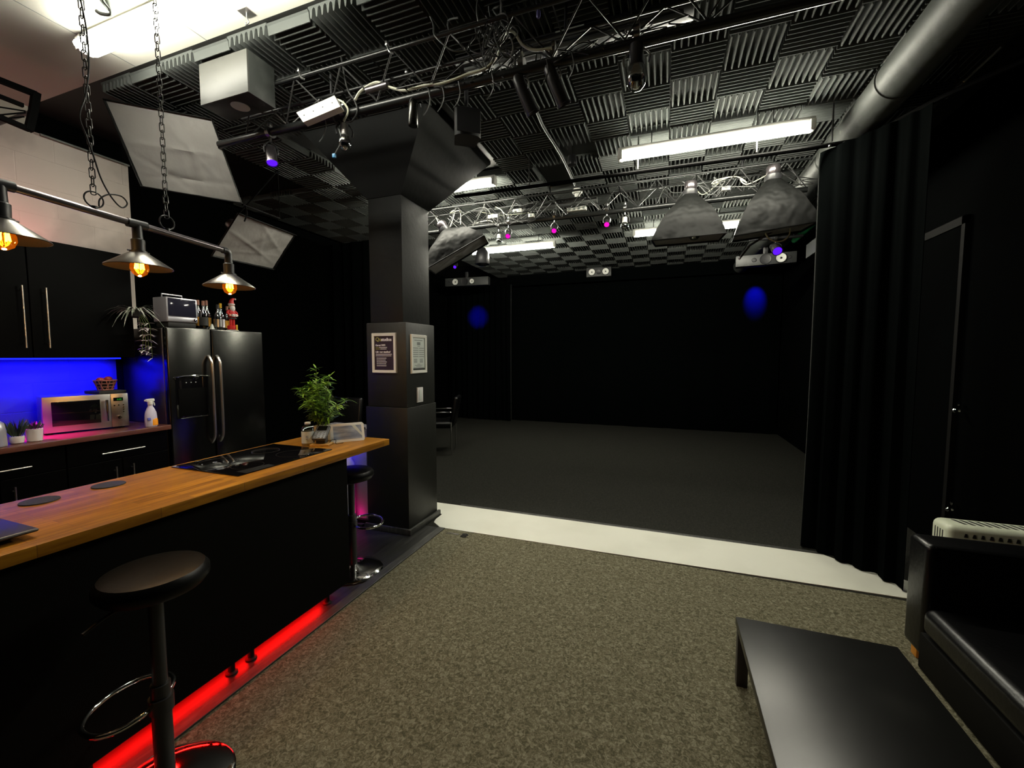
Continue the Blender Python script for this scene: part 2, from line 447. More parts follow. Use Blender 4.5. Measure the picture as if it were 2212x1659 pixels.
def foam_tile(mb, x0, y0, s, alongx, h=.058, n=8):
    bm = mb.bm; z = CZ
    prof = []
    for k in range(n):
        for t, hh in ((0, .08), (.24, .22), (.385, .88), (.43, 1), (.57, 1), (.615, .88), (.76, .22)):
            prof.append(((k + t) / n, hh * h + .006))
    prof.append((1, .10 * h + .006))
    def P(u, v, d):
        return (x0 + (v if alongx else u) * s, y0 + (u if alongx else v) * s, z - d)
    A = [bm.verts.new(P(u, .01, d)) for u, d in prof]; B = [bm.verts.new(P(u, .99, d)) for u, d in prof]
    A0 = [bm.verts.new(P(u, .01, 0)) for u, d in prof]; B0 = [bm.verts.new(P(u, .99, 0)) for u, d in prof]
    for i in range(len(prof) - 1):
        bm.faces.new((A[i], A[i + 1], B[i + 1], B[i]))
        bm.faces.new((A0[i], A[i], A[i + 1], A0[i + 1])); bm.faces.new((B0[i], B0[i + 1], B[i + 1], B[i]))
mb = MB(); S = .308
miss = {(2 + -6, 3), (-4, 4), (-3, 2)}
for i in range(-12, 6):
    for j in range(-4, 20):
        x0, y0 = -.01 + i * S, 3.11 + j * S
        if x0 + S > 2.05 or (i, j) in miss: continue
        if -2.95 < x0 + S / 2 < -1.5 and 2.7 < y0 + S / 2 < 4.0: continue
        foam_tile(mb, x0, y0, S, (i + j) % 2 != 0)
for i in range(-16, -12):
    for j in range(2, 10):
        foam_tile(mb, -.01 + i * S, 3.11 + j * S, S, (i + j) % 2 != 0)
f = mb.build('foam_tiles', 'foam', ceil, smooth=False, label='charcoal wedge foam tiles in a basket weave'); f['kind'] = 'stuff'

# walls
m = MB().box((-4.75, -1.6, 0), (-4.55, 2.47, 3.2)); struct(m.build('wall_left', 'brick', smooth=False))
m = MB().box((-4.75, -1.6, 3.2), (-4.57, 1.86, CZ)); struct(m.build('wall_left_upper', 'ceilwhite', smooth=False))
m = MB().box((-4.75, 1.861, 3.2), (-4.62, 2.47, CZ)); struct(m.build('wall_left_black_band', 'bwall', smooth=False))
m = MB().box((-5.1, 2.47, 0), (-5.0, 9.4, CZ)); struct(m.build('wall_left_stage', 'bwall', smooth=False))
m = MB().box((2.05, -1.6, 0), (2.2, 9.4, CZ)); struct(m.build('wall_right', 'bwall', smooth=False))
m = MB().box((-5.0, 9.4, 0), (2.2, 9.5, CZ)); struct(m.build('wall_back', 'bwall', smooth=False))
m = MB().box((-5.0, -1.7, 0), (2.2, -1.6, CZ)); struct(m.build('wall_front', 'bwall', smooth=False))
m = MB().box((-4.55, -.2, .92), (-4.543, 2.289, 1.484)); struct(m.build('wall_left_splashback', 'splash', smooth=False))  # thin panel added to carry the darkened wall colour under the blue LED
# splashback: bare painted wall under the cabinets ends, black beyond
m = MB().box((-4.55, 2.29, 0), (-4.543, 2.47, 1.49)); struct(m.build('wall_left_black_panel', 'bwall', smooth=False))
# thin rail on top of the white wall
m = MB().tube([(-4.53, 1.9, 3.19), (-4.53, 2.47, 3.19)], .008); struct(m.build('trim_3', 'ink'))
# pillar
pil = thing('pillar', 'square black painted pillar flaring out at the ceiling', 'pillar', (-2.24, 3.18, 0))
del pil['label'], pil['category']; pil.name = 'wall_pillar'; pil['kind'] = 'structure'
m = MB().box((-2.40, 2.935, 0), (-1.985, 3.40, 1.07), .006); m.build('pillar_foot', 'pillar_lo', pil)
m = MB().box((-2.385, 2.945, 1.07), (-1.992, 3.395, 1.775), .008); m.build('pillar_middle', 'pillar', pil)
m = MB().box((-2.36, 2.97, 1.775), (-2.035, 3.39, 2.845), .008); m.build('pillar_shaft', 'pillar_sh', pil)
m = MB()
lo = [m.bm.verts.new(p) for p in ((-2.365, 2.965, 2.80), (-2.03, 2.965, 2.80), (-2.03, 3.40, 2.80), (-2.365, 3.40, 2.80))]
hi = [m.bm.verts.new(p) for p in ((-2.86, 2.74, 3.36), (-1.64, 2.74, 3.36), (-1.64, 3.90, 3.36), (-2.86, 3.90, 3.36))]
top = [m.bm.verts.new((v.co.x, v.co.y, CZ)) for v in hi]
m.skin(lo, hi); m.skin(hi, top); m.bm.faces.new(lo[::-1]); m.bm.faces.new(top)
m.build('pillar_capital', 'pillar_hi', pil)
m = MB().box((-2.42, 2.915, 0), (-1.96, 2.935, .05), .004); m.box((-1.985, 2.935, 0), (-1.96, 3.42, .05), .004)
struct(m.build('baseboard_pillar', 'trim'))
# door in the right wall behind the curtain, its frame, knobs
d = MB().box((2.03, 4.09, 0), (2.052, 5.0, 2.46), .002).build('door_1', 'bwall', smooth=False); struct(d)
fr = MB(); fr.box((2.02, 4.05, 0), (2.052, 4.09, 2.52)); fr.box((2.02, 4.05, 2.46), (2.052, 5.04, 2.52))
fr.build('door_frame', mat('dull_grey_frame', (.008, .0075, .007), .7, spec=.1), d, smooth=False)
for z in (1.10, .36):
    k = at(2067 if z > 1 else 2056, 888 if z > 1 else 1105, x=1.99)
    kn = MB(); kn.lathe([(.006, 0), (.014, .004), (.009, .014), (.016, .022), (.018, .032), (.010, .042), (.002, .045)], (2.03, 3.98, z), 14, (-1, 0, 0))
    kn.lathe([(.012, 0), (.016, .006), (.016, .012), (.004, .016)], (2.03, 3.98, z + .05), 14, (-1, 0, 0))
    kn.build('door_handle', 'chrome', d, label='chrome knob with a lock above it')

# ================================================================ curtains
def drape(name, path, z0, z1, label, pleat=.16, amp=.035, m_='cloth', group=None, hem=True, cat='curtain', irregular=.5):
    pts = [V((*p, 0)) for p in path]; L = [0]
    for a, b in zip(pts, pts[1:]): L.append(L[-1] + (b - a).length)
    n = max(24, int(L[-1] / pleat * 9))
    mb = MB(); cols = []
    rnd = random.Random(len(name) + int(L[-1] * 100)); ph = [rnd.random() * 6 for _ in range(4)]
    for i in range(n + 1):
        s = L[-1] * i / n; k = max(j for j in range(len(L)) if L[j] <= s + 1e-9); k = min(k, len(pts) - 2)
        d = (pts[k + 1] - pts[k]).normalized(); p = pts[k] + d * (s - L[k]); nn = V((-d.y, d.x, 0))
        col = []
        for q in range(7):
            t = q / 6; z = z1 + (z0 - z1) * t
            a = amp * (.35 + .65 * t) * (math.sin(2 * PI * s / pleat + ph[0]) + irregular * math.sin(2 * PI * s / pleat * .43 + ph[1] + t) + .3 * math.sin(2 * PI * s / pleat * 2.1 + ph[2]))
            col.append(p + nn * a + d * (.01 * math.sin(t * 3 + s * 7)) + V((0, 0, z)))
        cols.append((col, nn))
    F = [[mb.bm.verts.new(c) for c in col] for col, nn in cols]
    B = [[mb.bm.verts.new(c + nn * .006) for c in col] for col, nn in cols]
    for i in range(n):
        for q in range(6):
            mb.bm.faces.new((F[i][q], F[i][q + 1], F[i + 1][q + 1], F[i + 1][q])); mb.bm.faces.new((B[i][q], B[i + 1][q], B[i + 1][q + 1], B[i][q + 1]))
        mb.bm.faces.new((F[i][0], F[i + 1][0], B[i + 1][0], B[i][0])); mb.bm.faces.new((F[i][6], B[i][6], B[i + 1][6], F[i + 1][6]))
    for e in (0, n):
        for q in range(6): mb.bm.faces.new((F[e][q], B[e][q], B[e][q + 1], F[e][q + 1]))
    edge = [c + cols[0][1] * .003 for c in cols[0][0]]
    c0 = path[0]
    root = thing(name, label, cat, (c0[0], c0[1], 0), 0, group)
    mb.build('cloth', m_, root)
    if hem: MB().tube(edge, .007, 6).build('hem_edge', 'cloth_edge', root)
    return root
drape('stage_curtain', [(1.045, 3.82), (1.12, 3.72), (1.36, 3.46), (1.47, 3.29)], .012, 3.0,
      'heavy black stage curtain drawn to the right of the white floor strip', .13, .022)
drape('stage_curtain', [(-3.35, 5.2), (-5.0, 5.25)], .012, 3.2, 'long black curtain with soft folds behind the fridge, left of the pillar', .20, .04)
drape('stage_curtain', [(-3.30, 9.0), (-4.0, 9.05), (-4.95, 9.1)], .012, 3.1, 'black pleated curtain bunched at the far left corner of the stage', .15, .035)
drape('stage_backdrop', [(2.03, 9.2), (-3.42, 9.2)], .012, 3.08, 'wide flat black backdrop cloth across the back of the stage', .5, .014, hem=False, cat='backdrop')
m = MB().box((-3.4, 9.02, 3.06), (2.03, 9.06, 3.30), .004); tag(m.build('pelmet', 'cloth'), 'black cloth pelmet above the backdrop at the far end', 'pelmet')
# curtain track
t_ = thing('curtain_rail', 'black curtain rail crossing below the ceiling in front of the long light', 'curtain rail', (-2.0, 3.76, 3.03))
path = catmull([(-1.95, 3.74, 3.035), (-.4, 3.77, 3.035), (1.05, 3.75, 3.022), (1.30, 3.66, 3.022), (1.50, 3.30, 3.022), (1.75, 3.0, 3.022)], 5)
MB().tube(path, .016, 8).build('rail', 'deepblack', t_)
for x in (-1.2, -.25, .62, 1.1):
    MB().tube([(x, 3.76, 3.05), (x, 3.76, CZ - .02)], .006).build('hanger_rod', 'web', t_)
for x in (1.08, 1.16, 1.25, 1.33):
    MB().sphere((x, 3.735 - (x - 1.05) * .15, 3.008), .011, n=10).build('glider', 'galv', t_)

# white vinyl strip over the carpet joint
poly = [(-1.815, 3.150), (-1.86, 3.185), (-1.925, 3.235), (-1.945, 3.30), (-1.95, 3.43), (-2.3, 3.43), (-2.3, 3.69), (1.13, 3.715), (1.30, 3.56), (1.60, 3.42), (1.62, 3.190), (-.3, 3.166)]
m = MB().prism(poly, 0.0, .005); tag(m.build('vinyl_strip', 'white'), 'long white vinyl strip laid across the floor at the stage edge', 'floor strip')
m = MB().box((-1.9, 3.69, 0), (1.15, 3.735, .006), .001)
tag(m.build('edging_tape', 'trim'), 'thin black edging along the far side of the white floor strip', 'edging')

# ================================================================ fluorescent lights
def batten(c, L, tubemat, label, w=.075, group='ceiling batten lights', rod=True):
    x, y, z = c
    t = thing('fluorescent_light', label, 'light', (x, y, z), 0, group)
    MB().box((x - L / 2 - .02, y - .03, z + .028), (x + L / 2 + .02, y + .03, z + .065), .004).build('housing', 'whitepl', t)
    mb = MB(); n = 14
    r0 = []; r1 = []
    for i in range(n):
        a = 2 * PI * i / n
        r0.append(mb.bm.verts.new((x - L / 2, y + w / 2 * math.cos(a), z + .034 * math.sin(a)))); r1.append(mb.bm.verts.new((x + L / 2, y + w / 2 * math.cos(a), z + .034 * math.sin(a))))
    mb.skin(r0, r1); mb.bm.faces.new(r0[::-1]); mb.bm.faces.new(r1)
    mb.build('lit_tube', tubemat, t)
    for s in (-1, 1):
        MB().box((x + s * (L / 2 + .004) - .018, y - .042, z - .028), (x + s * (L / 2 + .004) + .018, y + .042, z + .045), .006).build('end_cap', 'whitepl', t)
        if rod:
            MB().tube([(x + s * L * .32, y, z + .06), (x + s * L * .32, y, CZ - .004)], .004).build('hanger', 'web', t)
    return t
FY = 3.93
batten((.285, 3.71, 3.15), 1.34, 'tube', 'long lit ceiling tube light over the middle of the stage opening')
batten((-2.36, FY + .10, 3.24), 1.40, 'tube', 'lit ceiling tube light half hidden behind the pillar capital')
batten((-2.27, 6.24, 3.15), 1.34, 'tube', 'lit far ceiling tube light left of the three magenta spots')
batten((.24, 6.08, 3.15), 1.34, 'tube', 'lit far ceiling tube light mostly hidden behind the left hanging softbox')
batten((-2.42, 1.58, CZ - .085), 1.62, 'tubek', 'lit tube light on the white kitchen ceiling', w=.12, rod=False)
# unlit black batten with a label, above the truss
t = thing('fluorescent_light', 'unlit black tube light fitting with a white sticker above the near truss', 'light', (-.7, 2.36, CZ))
MB().box((-1.25, 2.42, 3.27), (.10, 2.54, CZ), .006).build('housing', 'dmetal', t)
MB().tube([(-1.2, 2.45, 3.255), (.05, 2.45, 3.255)], .013, 10).build('tube', 'cablegrey', t)
MB().box((-.62, 2.415, 3.285), (-.46, 2.42, 3.312)).build('sticker', 'paper', t)

# ================================================================ trusses
def truss(name, y, x0, x1, label, zb=2.98, zt=3.19, step=.355, xs=0., dy=.105):
    t = thing(name, label, 'truss', ((x0 + x1) / 2, y, zb))
    MB().tube([(x0, y, zb), (x1, y, zb)], .024, 14).build('bottom_tube', 'tubem', t)
    for s in (-1, 1):
        MB().tube([(x0 + .1, y + s * dy, zt), (x1, y + s * dy, zt)], .011, 10).build('top_tube', 'tubem', t)
    for s in (-1, 1):
        pts = []; x = x0 + .12 + xs; k = 0
        mb = MB()
        while x + step / 2 < x1:
            a = V((x, y + s * .012, zb + .02)); b = V((x + step / 2, y + s * dy, zt)); c = V((x + step, y + s * .012, zb + .02))
            mb.tube([a, b], .0048, 6); mb.tube([b, c], .0048, 6); x += step
        mb.build('web', 'web', t, label='zigzag web rods')
    x = x0 + .3
    while x < x1:
        MB().tube([(x, y - dy, zt), (x, y + dy, zt)], .0048, 6).build('cross_rod', 'web', t); x += step
    for x in (x0 + .9, (x0 + x1) / 2 + .4, x1 - .5):
        MB().tube([(x, y + dy, zt), (x, y + dy, CZ - .002)], .008, 8).build('hanger', 'dmetal', t)
    return t
T1Y = 2.175
truss('lighting_truss', T1Y, -2.98, 1.12, 'near black lighting truss crossing the ceiling from the big white softbox', xs=.16)
T2Y = 4.46
truss('lighting_truss', T2Y, -2.9, 1.14, 'far black lighting truss carrying the magenta spots and hanging softboxes', zb=2.96, zt=3.18)

# clips and hooks gripping the far chord
for (px, py, lab) in ((648, 186, 'nearest the plywood box'), (838, 120, 'highest, right of the zigzag apex'), (880, 172, 'rightmost, above the long cream flex')):
    p = at(px, py, y=T1Y + (.115 if px > 870 else -.115)); p.z = 3.205
    t = thing('hook_clamp', 'small silver wire clip on the near truss, ' + lab, 'clip', p, 0, None)
    MB().tube(catmull([p + V((-.012, 0, .03)), p + V((-.004, 0, .004)), p + V((.012, 0, -.03)), p + V((.03, .005, -.04))], 4), .006, 8).build('hook', 'galv', t)
    MB().box(p + V((-.014, -.008, .005)), p + V((.002, .008, .028)), .003).build('jaw', 'galv', t)

# ================================================================ spot lamps
def can(name, label, clamp, aim, m_lens, L=.13, r=.035, body='dmetal', group=None, cat='spotlight', globe=False, drop=.09):
    clamp = V(clamp); aim = V(aim).normalized()
    t = thing(name, label, cat, clamp, 0, group)
    mb = MB(); mb.tube([clamp + V((-.014, 0, 0)), clamp + V((.014, 0, 0))], .036, 14); mb.box(clamp + V((-.010, -.012, .028)), clamp + V((.010, .012, .062)), .003)
    mb.build('clamp', 'galv', t)
    piv = clamp - V((0, 0, drop))
    MB().tube([clamp - V((0, 0, .034)), piv + V((0, 0, .028))], .008, 8).build('stem', 'galv', t)
    side = aim.cross(V((0, 0, 1))); side = side.normalized() if side.length > .05 else V((1, 0, 0))
    c = piv - V((0, 0, .03)) + aim * .02
    yk = catmull([c + side * (r + .006), c + side * (r + .008) + V((0, 0, .04)), piv + V((0, 0, .03)), c - side * (r + .008) + V((0, 0, .04)), c - side * (r + .006)], 4)
    MB().tube(yk, .005, 6).build('yoke', 'galv' if body == 'dmetal' else 'dmetal', t)
    b0 = c - aim * (L * .45)
    if globe:
        MB().lathe([(r * .35, 0), (r * .62, .004), (r * .66, L * .42), (r * .8, L * .5)], b0, 20, aim).build('lamp_holder', body, t)
        MB().lathe([(r * .72, 0), (r * .98, L * .18), (r * 1.0, L * .30), (r * .82, L * .44), (r * .45, L * .53), (.002, L * .56)], b0 + aim * (L * .48), 20, aim).build('glass_bulb', 'glass', t)
        MB().lathe([(r * .3, 0), (r * .8, L * .2), (r * .82, L * .22)], b0 + aim * (L * .5), 16, aim).build('reflector', 'chrome', t)
    else:
        MB().lathe([(r * .45, 0), (r * .85, L * .08), (r * .92, L * .3), (r, L * .34), (r, L * .94), (r * 1.12, L * .95), (r * 1.12, L)], b0, 22, aim, caps=False).build('barrel', body, t)
        MB().lathe([(.001, 0), (r * .93, 0), (r * .95, .006)], b0 + aim * (L * .93), 22, aim, caps=True).build('lens', m_lens, t)
        MB().lathe([(.001, 0), (r * .45, .002)], b0 + aim * .001, 16, aim).build('rear_cap', body, t)
    return t
can('spotlight', 'small chrome spotlight with a lit violet lens at the left end of the near truss', (-2.50, T1Y, 2.98), (.25, -.15, -1), 'violet', L=.13, r=.033, body='pipe')
can('spotlight', 'silver clear reflector bulb clamped on the near truss beside the power strip', at(743, 242, y=T1Y), (.05, -.05, -1), 'glass', L=.16, r=.038, body='steel2', globe=True)
can('spotlight', 'large clear bulb with rippled glass hanging from the right of the near truss', at(1376, 72, y=T1Y), (0, .1, -1), 'glass', L=.20, r=.05, globe=True)
can('floodlight', 'black rectangular floodlight on the near truss, left one of the pair', at(1128, 140, y=T1Y + .02), (.34, .45, -.82), 'glass', L=.20, r=.034, cat='floodlight')
can('floodlight', 'black rectangular floodlight on the near truss, right one of the pair', at(1196, 118, y=T1Y + .02), (.34, .45, -.82), 'glass', L=.20, r=.034, cat='floodlight')
# grey cylinder lamp hanging from a strap
p = at(893, 200, y=T1Y)
t = thing('can_light', 'slim grey cylinder lamp hanging on a strap from the near truss', 'lamp', p)
MB().tube([p, p + V((0, 0, -.035))], .004, 6).build('strap', 'dmetal', t)
MB().lathe([(.010, 0), (.022, -.012), (.028, -.04), (.029, -.15), (.026, -.155)][::-1], p + V((0, 0, -.03)), 18, (0.03, 0, 1)).build('barrel', 'steel', t)
MB().tube(catmull([p + V((.028, 0, -.08)), p + V((.045, 0, -.07)), p + V((.05, 0, -.09))], 4), .002, 6).build('bracket', 'web', t)
# small far lamps on truss 2
for (px, lab) in ((1105, 'leftmost of the three magenta lit spots on the far truss'), (1204, 'middle one of the three magenta lit spots on the far truss'), (1317, 'rightmost of the three magenta lit spots on the far truss')):
    py = 470 - (px - 1105) * .13 - 2
    can('spotlight', lab, at(px - 6, py + 12, y=T2Y), (.1, -.75, -.7), 'magenta', L=.09, r=.026)
can('spotlight', 'clear reflector bulb on the far truss, left of the magenta spots', at(1078, 488, y=T2Y), (.1, -.2, -1), 'glass', L=.11, r=.036, body='whitepl', globe=True)
can('spotlight', 'clear reflector bulb on the far truss, right of the magenta spots', at(1350, 450, y=T2Y), (0, -.1, -1), 'glass', L=.12, r=.038, body='whitepl', globe=True)
can('spotlight', 'chrome spotlight with lit violet lens above the right wall speaker', (1.30, 6.35, 3.012), (.1, -.72, -.6), 'violet', L=.16, r=.055, body='pipe')
can('spotlight', 'small spotlight with lit violet lens above the left wall speaker', at(985, 560, y=7.4), (.1, -.8, -.5), 'violet', L=.12, r=.03)
can('spotlight', 'small black spotlight close to the backdrop, right of the back wall speaker', (1.58, 8.68, 3.28), (0, .65, -.72), 'hob', L=.10, r=.035, body='rubber')
t = thing('hanging_bar', 'short black bar holding the violet spotlight above the right wall speaker', 'bar', (1.30, 6.35, 3.012))
MB().tube([(1.0, 6.35, 3.012), (1.6, 6.35, 3.012)], .02, 10).build('bar', 'dmetal', t)
MB().tube([(1.05, 6.35, 3.012), (1.05, 6.35, CZ)], .008).build('hanger', 'dmetal', t); MB().tube([(1.5, 6.35, 3.012), (1.5, 6.35, CZ)], .008).build('hanger', 'dmetal', t)
# dark pendant lamp beside the far tube
p = at(1042, 560, y=5.6)
t = thing('pendant_lamp', 'dark bell shaped hanging lamp in front of the far left tube light', 'lamp', p)
MB().tube([p + V((0, 0, .14)), V((p.x, p.y, CZ))], .005).build('cord', 'cable', t)
MB().lathe([(.02, .17), (.05, .15), (.085, .10), (.10, .04), (.105, -.06), (.10, -.07)], p, 24).build('bell', 'dmetal', t)
MB().lathe([(.002, -.10), (.05, -.095), (.075, -.07), (.07, -.06)], p, 20).build('bulb', 'glass', t)
# upper bulb hung from the front conduit
p = at(1500, 512, y=4.2)
t = thing('spotlight', 'clear round bulb peeping below the left hanging softbox', 'bulb', p)
MB().lathe([(.02, .12), (.03, .10), (.05, .03), (.052, .01), (.03, -.02), (.002, -.025)], p, 20).build('glass_bulb', 'glass', t)
MB().tube([p + V((0, 0, .10)), p + V((0, .02, .22))], .018, 12).build('lamp_holder', 'whitepl', t)

# ================================================================ power strip, flex and cables
pq = [at(640, 243, y=2.09), at(722, 206, y=2.09), at(735, 230, y=2.06), at(655, 264, y=2.06)]
t = thing('power_strip', 'white multi socket power strip lying on the near truss', 'power strip', sum(pq, V()) / 4)
MB().slab(pq, .035 if (pq[1] - pq[0]).cross(pq[3] - pq[0]).y > 0 else -.035).build('body', 'whitepl', t, smooth=False)
mb = MB()
for k in range(4):
    u = (k + .5) / 4; c = pq[3].lerp(pq[2], u).lerp(pq[0].lerp(pq[1], u), .5)
    mb.box(c + V((-.003, -.0025, -.003)), c + V((.003, .0025, .003)))
mb.build('screw_holes', 'inkblack', t)
def cable(pts, r, m_, label, group=None, name='cable', k=6):
    o = MB().tube(catmull(pts, k), r, 7).build(name, m_)
    tag(o, label, 'cable', group); return o
q = lambda px, py, dz=0., y=T1Y - .03: at(px, py, y=y) + V((0, 0, dz))
cable([q(726, 214), q(742, 222), q(752, 240), q(742, 262)], .006, 'cablewhite', 'short cream flex leaving the power strip')
cable([q(767, 216), q(780, 196), q(812, 178), q(835, 186), q(868, 195), q(890, 192), q(915, 185), q(945, 182), q(980, 172), q(1010, 160), q(1048, 148), q(1070, 125), q(1080, 95), q(1095, 68), q(1112, 72), q(1130, 98), q(1155, 108), q(1192, 104)], .0075, 'cablewhite', 'long cream flex winding along the near truss', k=8)
MB_ = thing('cable_joint', 'dark grey cylinder adaptor on the cream flex beside the near truss', 'adaptor', q(812, 194, .02))
MB().tube([q(793, 197), q(838, 184)], .022, 14).build('barrel', 'pipe', MB_)
cable([q(718, 250), q(734, 285), q(736, 308), q(724, 332)], .004, 'cablegrey', 'grey lead ending in a blue connector below the near truss')
bp_ = q(722, 336); o = MB().box(bp_ + V((-.010, -.008, -.014)), bp_ + V((.010, .008, .010)), .002)
b_ = o.build('plug', 'bluepl'); tag(b_, 'small blue network plug dangling below the near truss', 'plug')
cable([q(738, 160, .1), q(750, 190), q(765, 215), q(772, 240), q(760, 262), q(748, 262)], .005, 'cable', 'thick black cable looping over the near truss behind the white power strip')
cable([q(1050, -60, 0, 2.3), q(1056, -10), q(1058, 30), q(1075, 70), q(1100, 80), q(1078, 40), q(1066, 20), q(1085, 8), q(1098, -30, 0, 2.3)], .005, 'cablegrey', 'grey cable coil hanging at the top of the picture', 'tangled cables over the near truss')
for (pts_, lab_) in (([(1040, -40), (1030, 20), (1040, 70), (1062, 95), (1085, 92), (1100, 60), (1092, 30), (1070, 40), (1055, 85), (1048, 100), (1062, 60)], 'large grey cable loop, leftmost of the hanging loops at the top'),
                     ([(1075, -40), (1082, 10), (1078, 45), (1068, 75), (1085, 118), (1102, 122), (1108, 95), (1092, 62), (1076, 50)], 'large grey cable loop hanging lowest at the top of the picture'),
                     ([(905, -30), (918, 10), (935, 50), (940, 78), (975, 108), (1003, 108), (992, 92), (972, 70), (968, 45), (990, 38)], 'zigzag thin dark cable above the near truss, left of the loops')):
    cable([at(a_, b_, y=T1Y - .12 + .02 * (i_ % 3)) for i_, (a_, b_) in enumerate(pts_)], .0042, 'cablegrey', lab_, k=8)
rnd = random.Random(3)
for k in range(16):
    cx = rnd.uniform(1010, 1120); cy = rnd.uniform(30, 150); yy = T1Y + rnd.uniform(-.16, .12)
    rx, ry = rnd.uniform(12, 34), rnd.uniform(18, 50); a0 = rnd.uniform(0, 6)
    pts = [at(cx + rx * math.cos(a0 + i * .8) + i * rnd.uniform(-3, 6), max(cy + ry * math.sin(a0 + i * .8), 14), y=yy + i * .006) for i in range(rnd.randint(6, 10))]
    for p_ in pts: p_.z = min(p_.z, 3.30)
    cable(pts, .0035, 'cable' if k % 3 else 'cablegrey', 'thin dark cable in the tangle over the near truss', 'tangled cables over the near truss')
for k in range(12):
    x0 = rnd.uniform(760, 1350); n = rnd.randint(5, 8); pts = []
    for i in range(n):
        px = x0 + i * rnd.uniform(16, 40); base = 304 - .2524 * (px - 503)
        pts.append(q(px, base + rnd.uniform(-26, 8) + (10 if i % 3 == 1 else 0), 0, T1Y + rnd.uniform(-.05, .08)))
    for p_ in pts: p_.z = min(p_.z, 3.28)
    cable(pts, .0033, 'cable', 'thin black cable strapped along the near truss', 'cables strapped along the near truss')
for px in (700, 925, 955, 990, 1062, 1180, 1235):   # cable ties' tails and drops
    base = 304 - .2524 * (px - 503)
    cable([q(px, base - 6), q(px + 4, base + 18), q(px - 2, base + 40), q(px - 10, base + 52)], .0028, 'cablegrey', 'short loose lead hanging below the near truss', 'short leads below the near truss')
p = at(1163, 30, y=2.15)
cable([at(1157, -30, y=2.2), at(1158, -2, y=2.2), p], .004, 'cablegrey', 'grey lead with a lilac plug at the top of the picture')
tag(MB().lathe([(.004, .02), (.010, .012), (.011, -.012), (.006, -.02)], p, 12).build('plug', 'lilac'), 'lilac plug hanging above the near truss', 'plug')
# far truss tangle
for k in range(26):
    x0 = rnd.uniform(930, 1250) if k < 17 else rnd.uniform(1380, 1640)
    n = rnd.randint(4, 8); pts = []; yy = T2Y + rnd.uniform(-.14, .12)
    for i in range(n):
        px = x0 + i * rnd.uniform(10, 30); base = 494 - .13 * (px - 1027) - 12
        pts.append(at(px, base + rnd.uniform(-32, 14), y=yy))
    for p_ in pts: p_.z = min(p_.z, 3.30)
    wm = 'cablewhite' if k % 5 == 0 else ('cablegrey' if k % 2 else 'cable')
    cable(pts, .0045 if k % 5 == 0 else .004, wm, ('cream' if k % 5 == 0 else 'dark') + ' cable tangled over the far truss', 'cream cables over the far truss' if k % 5 == 0 else 'dark cables over the far truss')
# white adaptor blocks on the far truss
for (px, py, wd, lab) in ((1246, 452, .20, 'long white socket block, largest on the far truss'), (1118, 456, .10, 'white socket box at the left of the far truss'), (1148, 466, .06, 'small white junction box, middle of the far truss'), (1066, 468, .12, 'white socket strip at the left end of the far truss'), (1568, 408, .07, 'cream junction box between the two hanging softboxes')):
    p = at(px, py, y=T2Y - .06)
    t = thing('socket_block', lab, 'socket', p)
    MB().box(p + V((-wd / 2, -.02, -.018)), p + V((wd / 2, .02, .018)), .004).build('body', 'whitepl', t)
    mb = MB(); n = max(1, int(wd / .05))
    for i in range(n): mb.box(p + V((-wd / 2 + (i + .5) * wd / n - .012, -.0215, -.012)), p + V((-wd / 2 + (i + .5) * wd / n + .012, -.019, .012)))
    mb.build('socket_faces', 'ink', t)
# second bar under the far truss (grey conduit)
a, b = at(1100, 458, y=T2Y + .2), at(1290, 432, y=T2Y + .2)
t = thing('conduit', 'grey conduit tube lying over the left half of the far truss', 'conduit', a)
MB().tube([a, b], .03, 12).build('tube', 'cablegrey', t); MB().tube([b + V((-.1, 0, 0)), b + V((-.1, 0, CZ - b.z - .01))], .005).build('hanger', 'web', t)

# ================================================================ ceiling bits
t = thing('ceiling_conduit', 'dark cable conduit running along the foam ceiling to the smoke alarm', 'conduit', at(1240, 400, z=3.32))
MB().tube(catmull([at(1150, 215, z=3.32), at(1172, 270, z=3.32), at(1200, 315, z=3.32), at(1222, 355, z=3.32), at(1243, 402, z=3.32)], 5), .012, 8).build('conduit', 'cablegrey', t)
p = at(1247, 416, z=3.26)
t = thing('smoke_alarm', 'white round smoke alarm on the foam ceiling', 'smoke alarm', p)
MB().lathe([(.052, .03), (.055, .0), (.048, -.012), (.03, -.016), (.028, -.04), (.02, -.05), (.001, -.052)], p, 26).build('body', 'whitepl', t)
MB().tube([p + V((0, 0, .03)), p + V((0, 0, CZ - p.z - .003))], .04, 16).build('mount', 'dmetal', t)
p = at(1236, 352, z=3.22)
t = thing('ceiling_lamp', 'small black unlit lamp on a cord above the smoke alarm', 'lamp', p)
MB().lathe([(.012, .07), (.035, .06), (.045, .0), (.04, -.02), (.002, -.025)], p, 20).build('shade', 'dmetal', t)
MB().tube([p + V((0, 0, .06)), p + V((0, 0, CZ - p.z - .003))], .004).build('cord', 'cable', t)
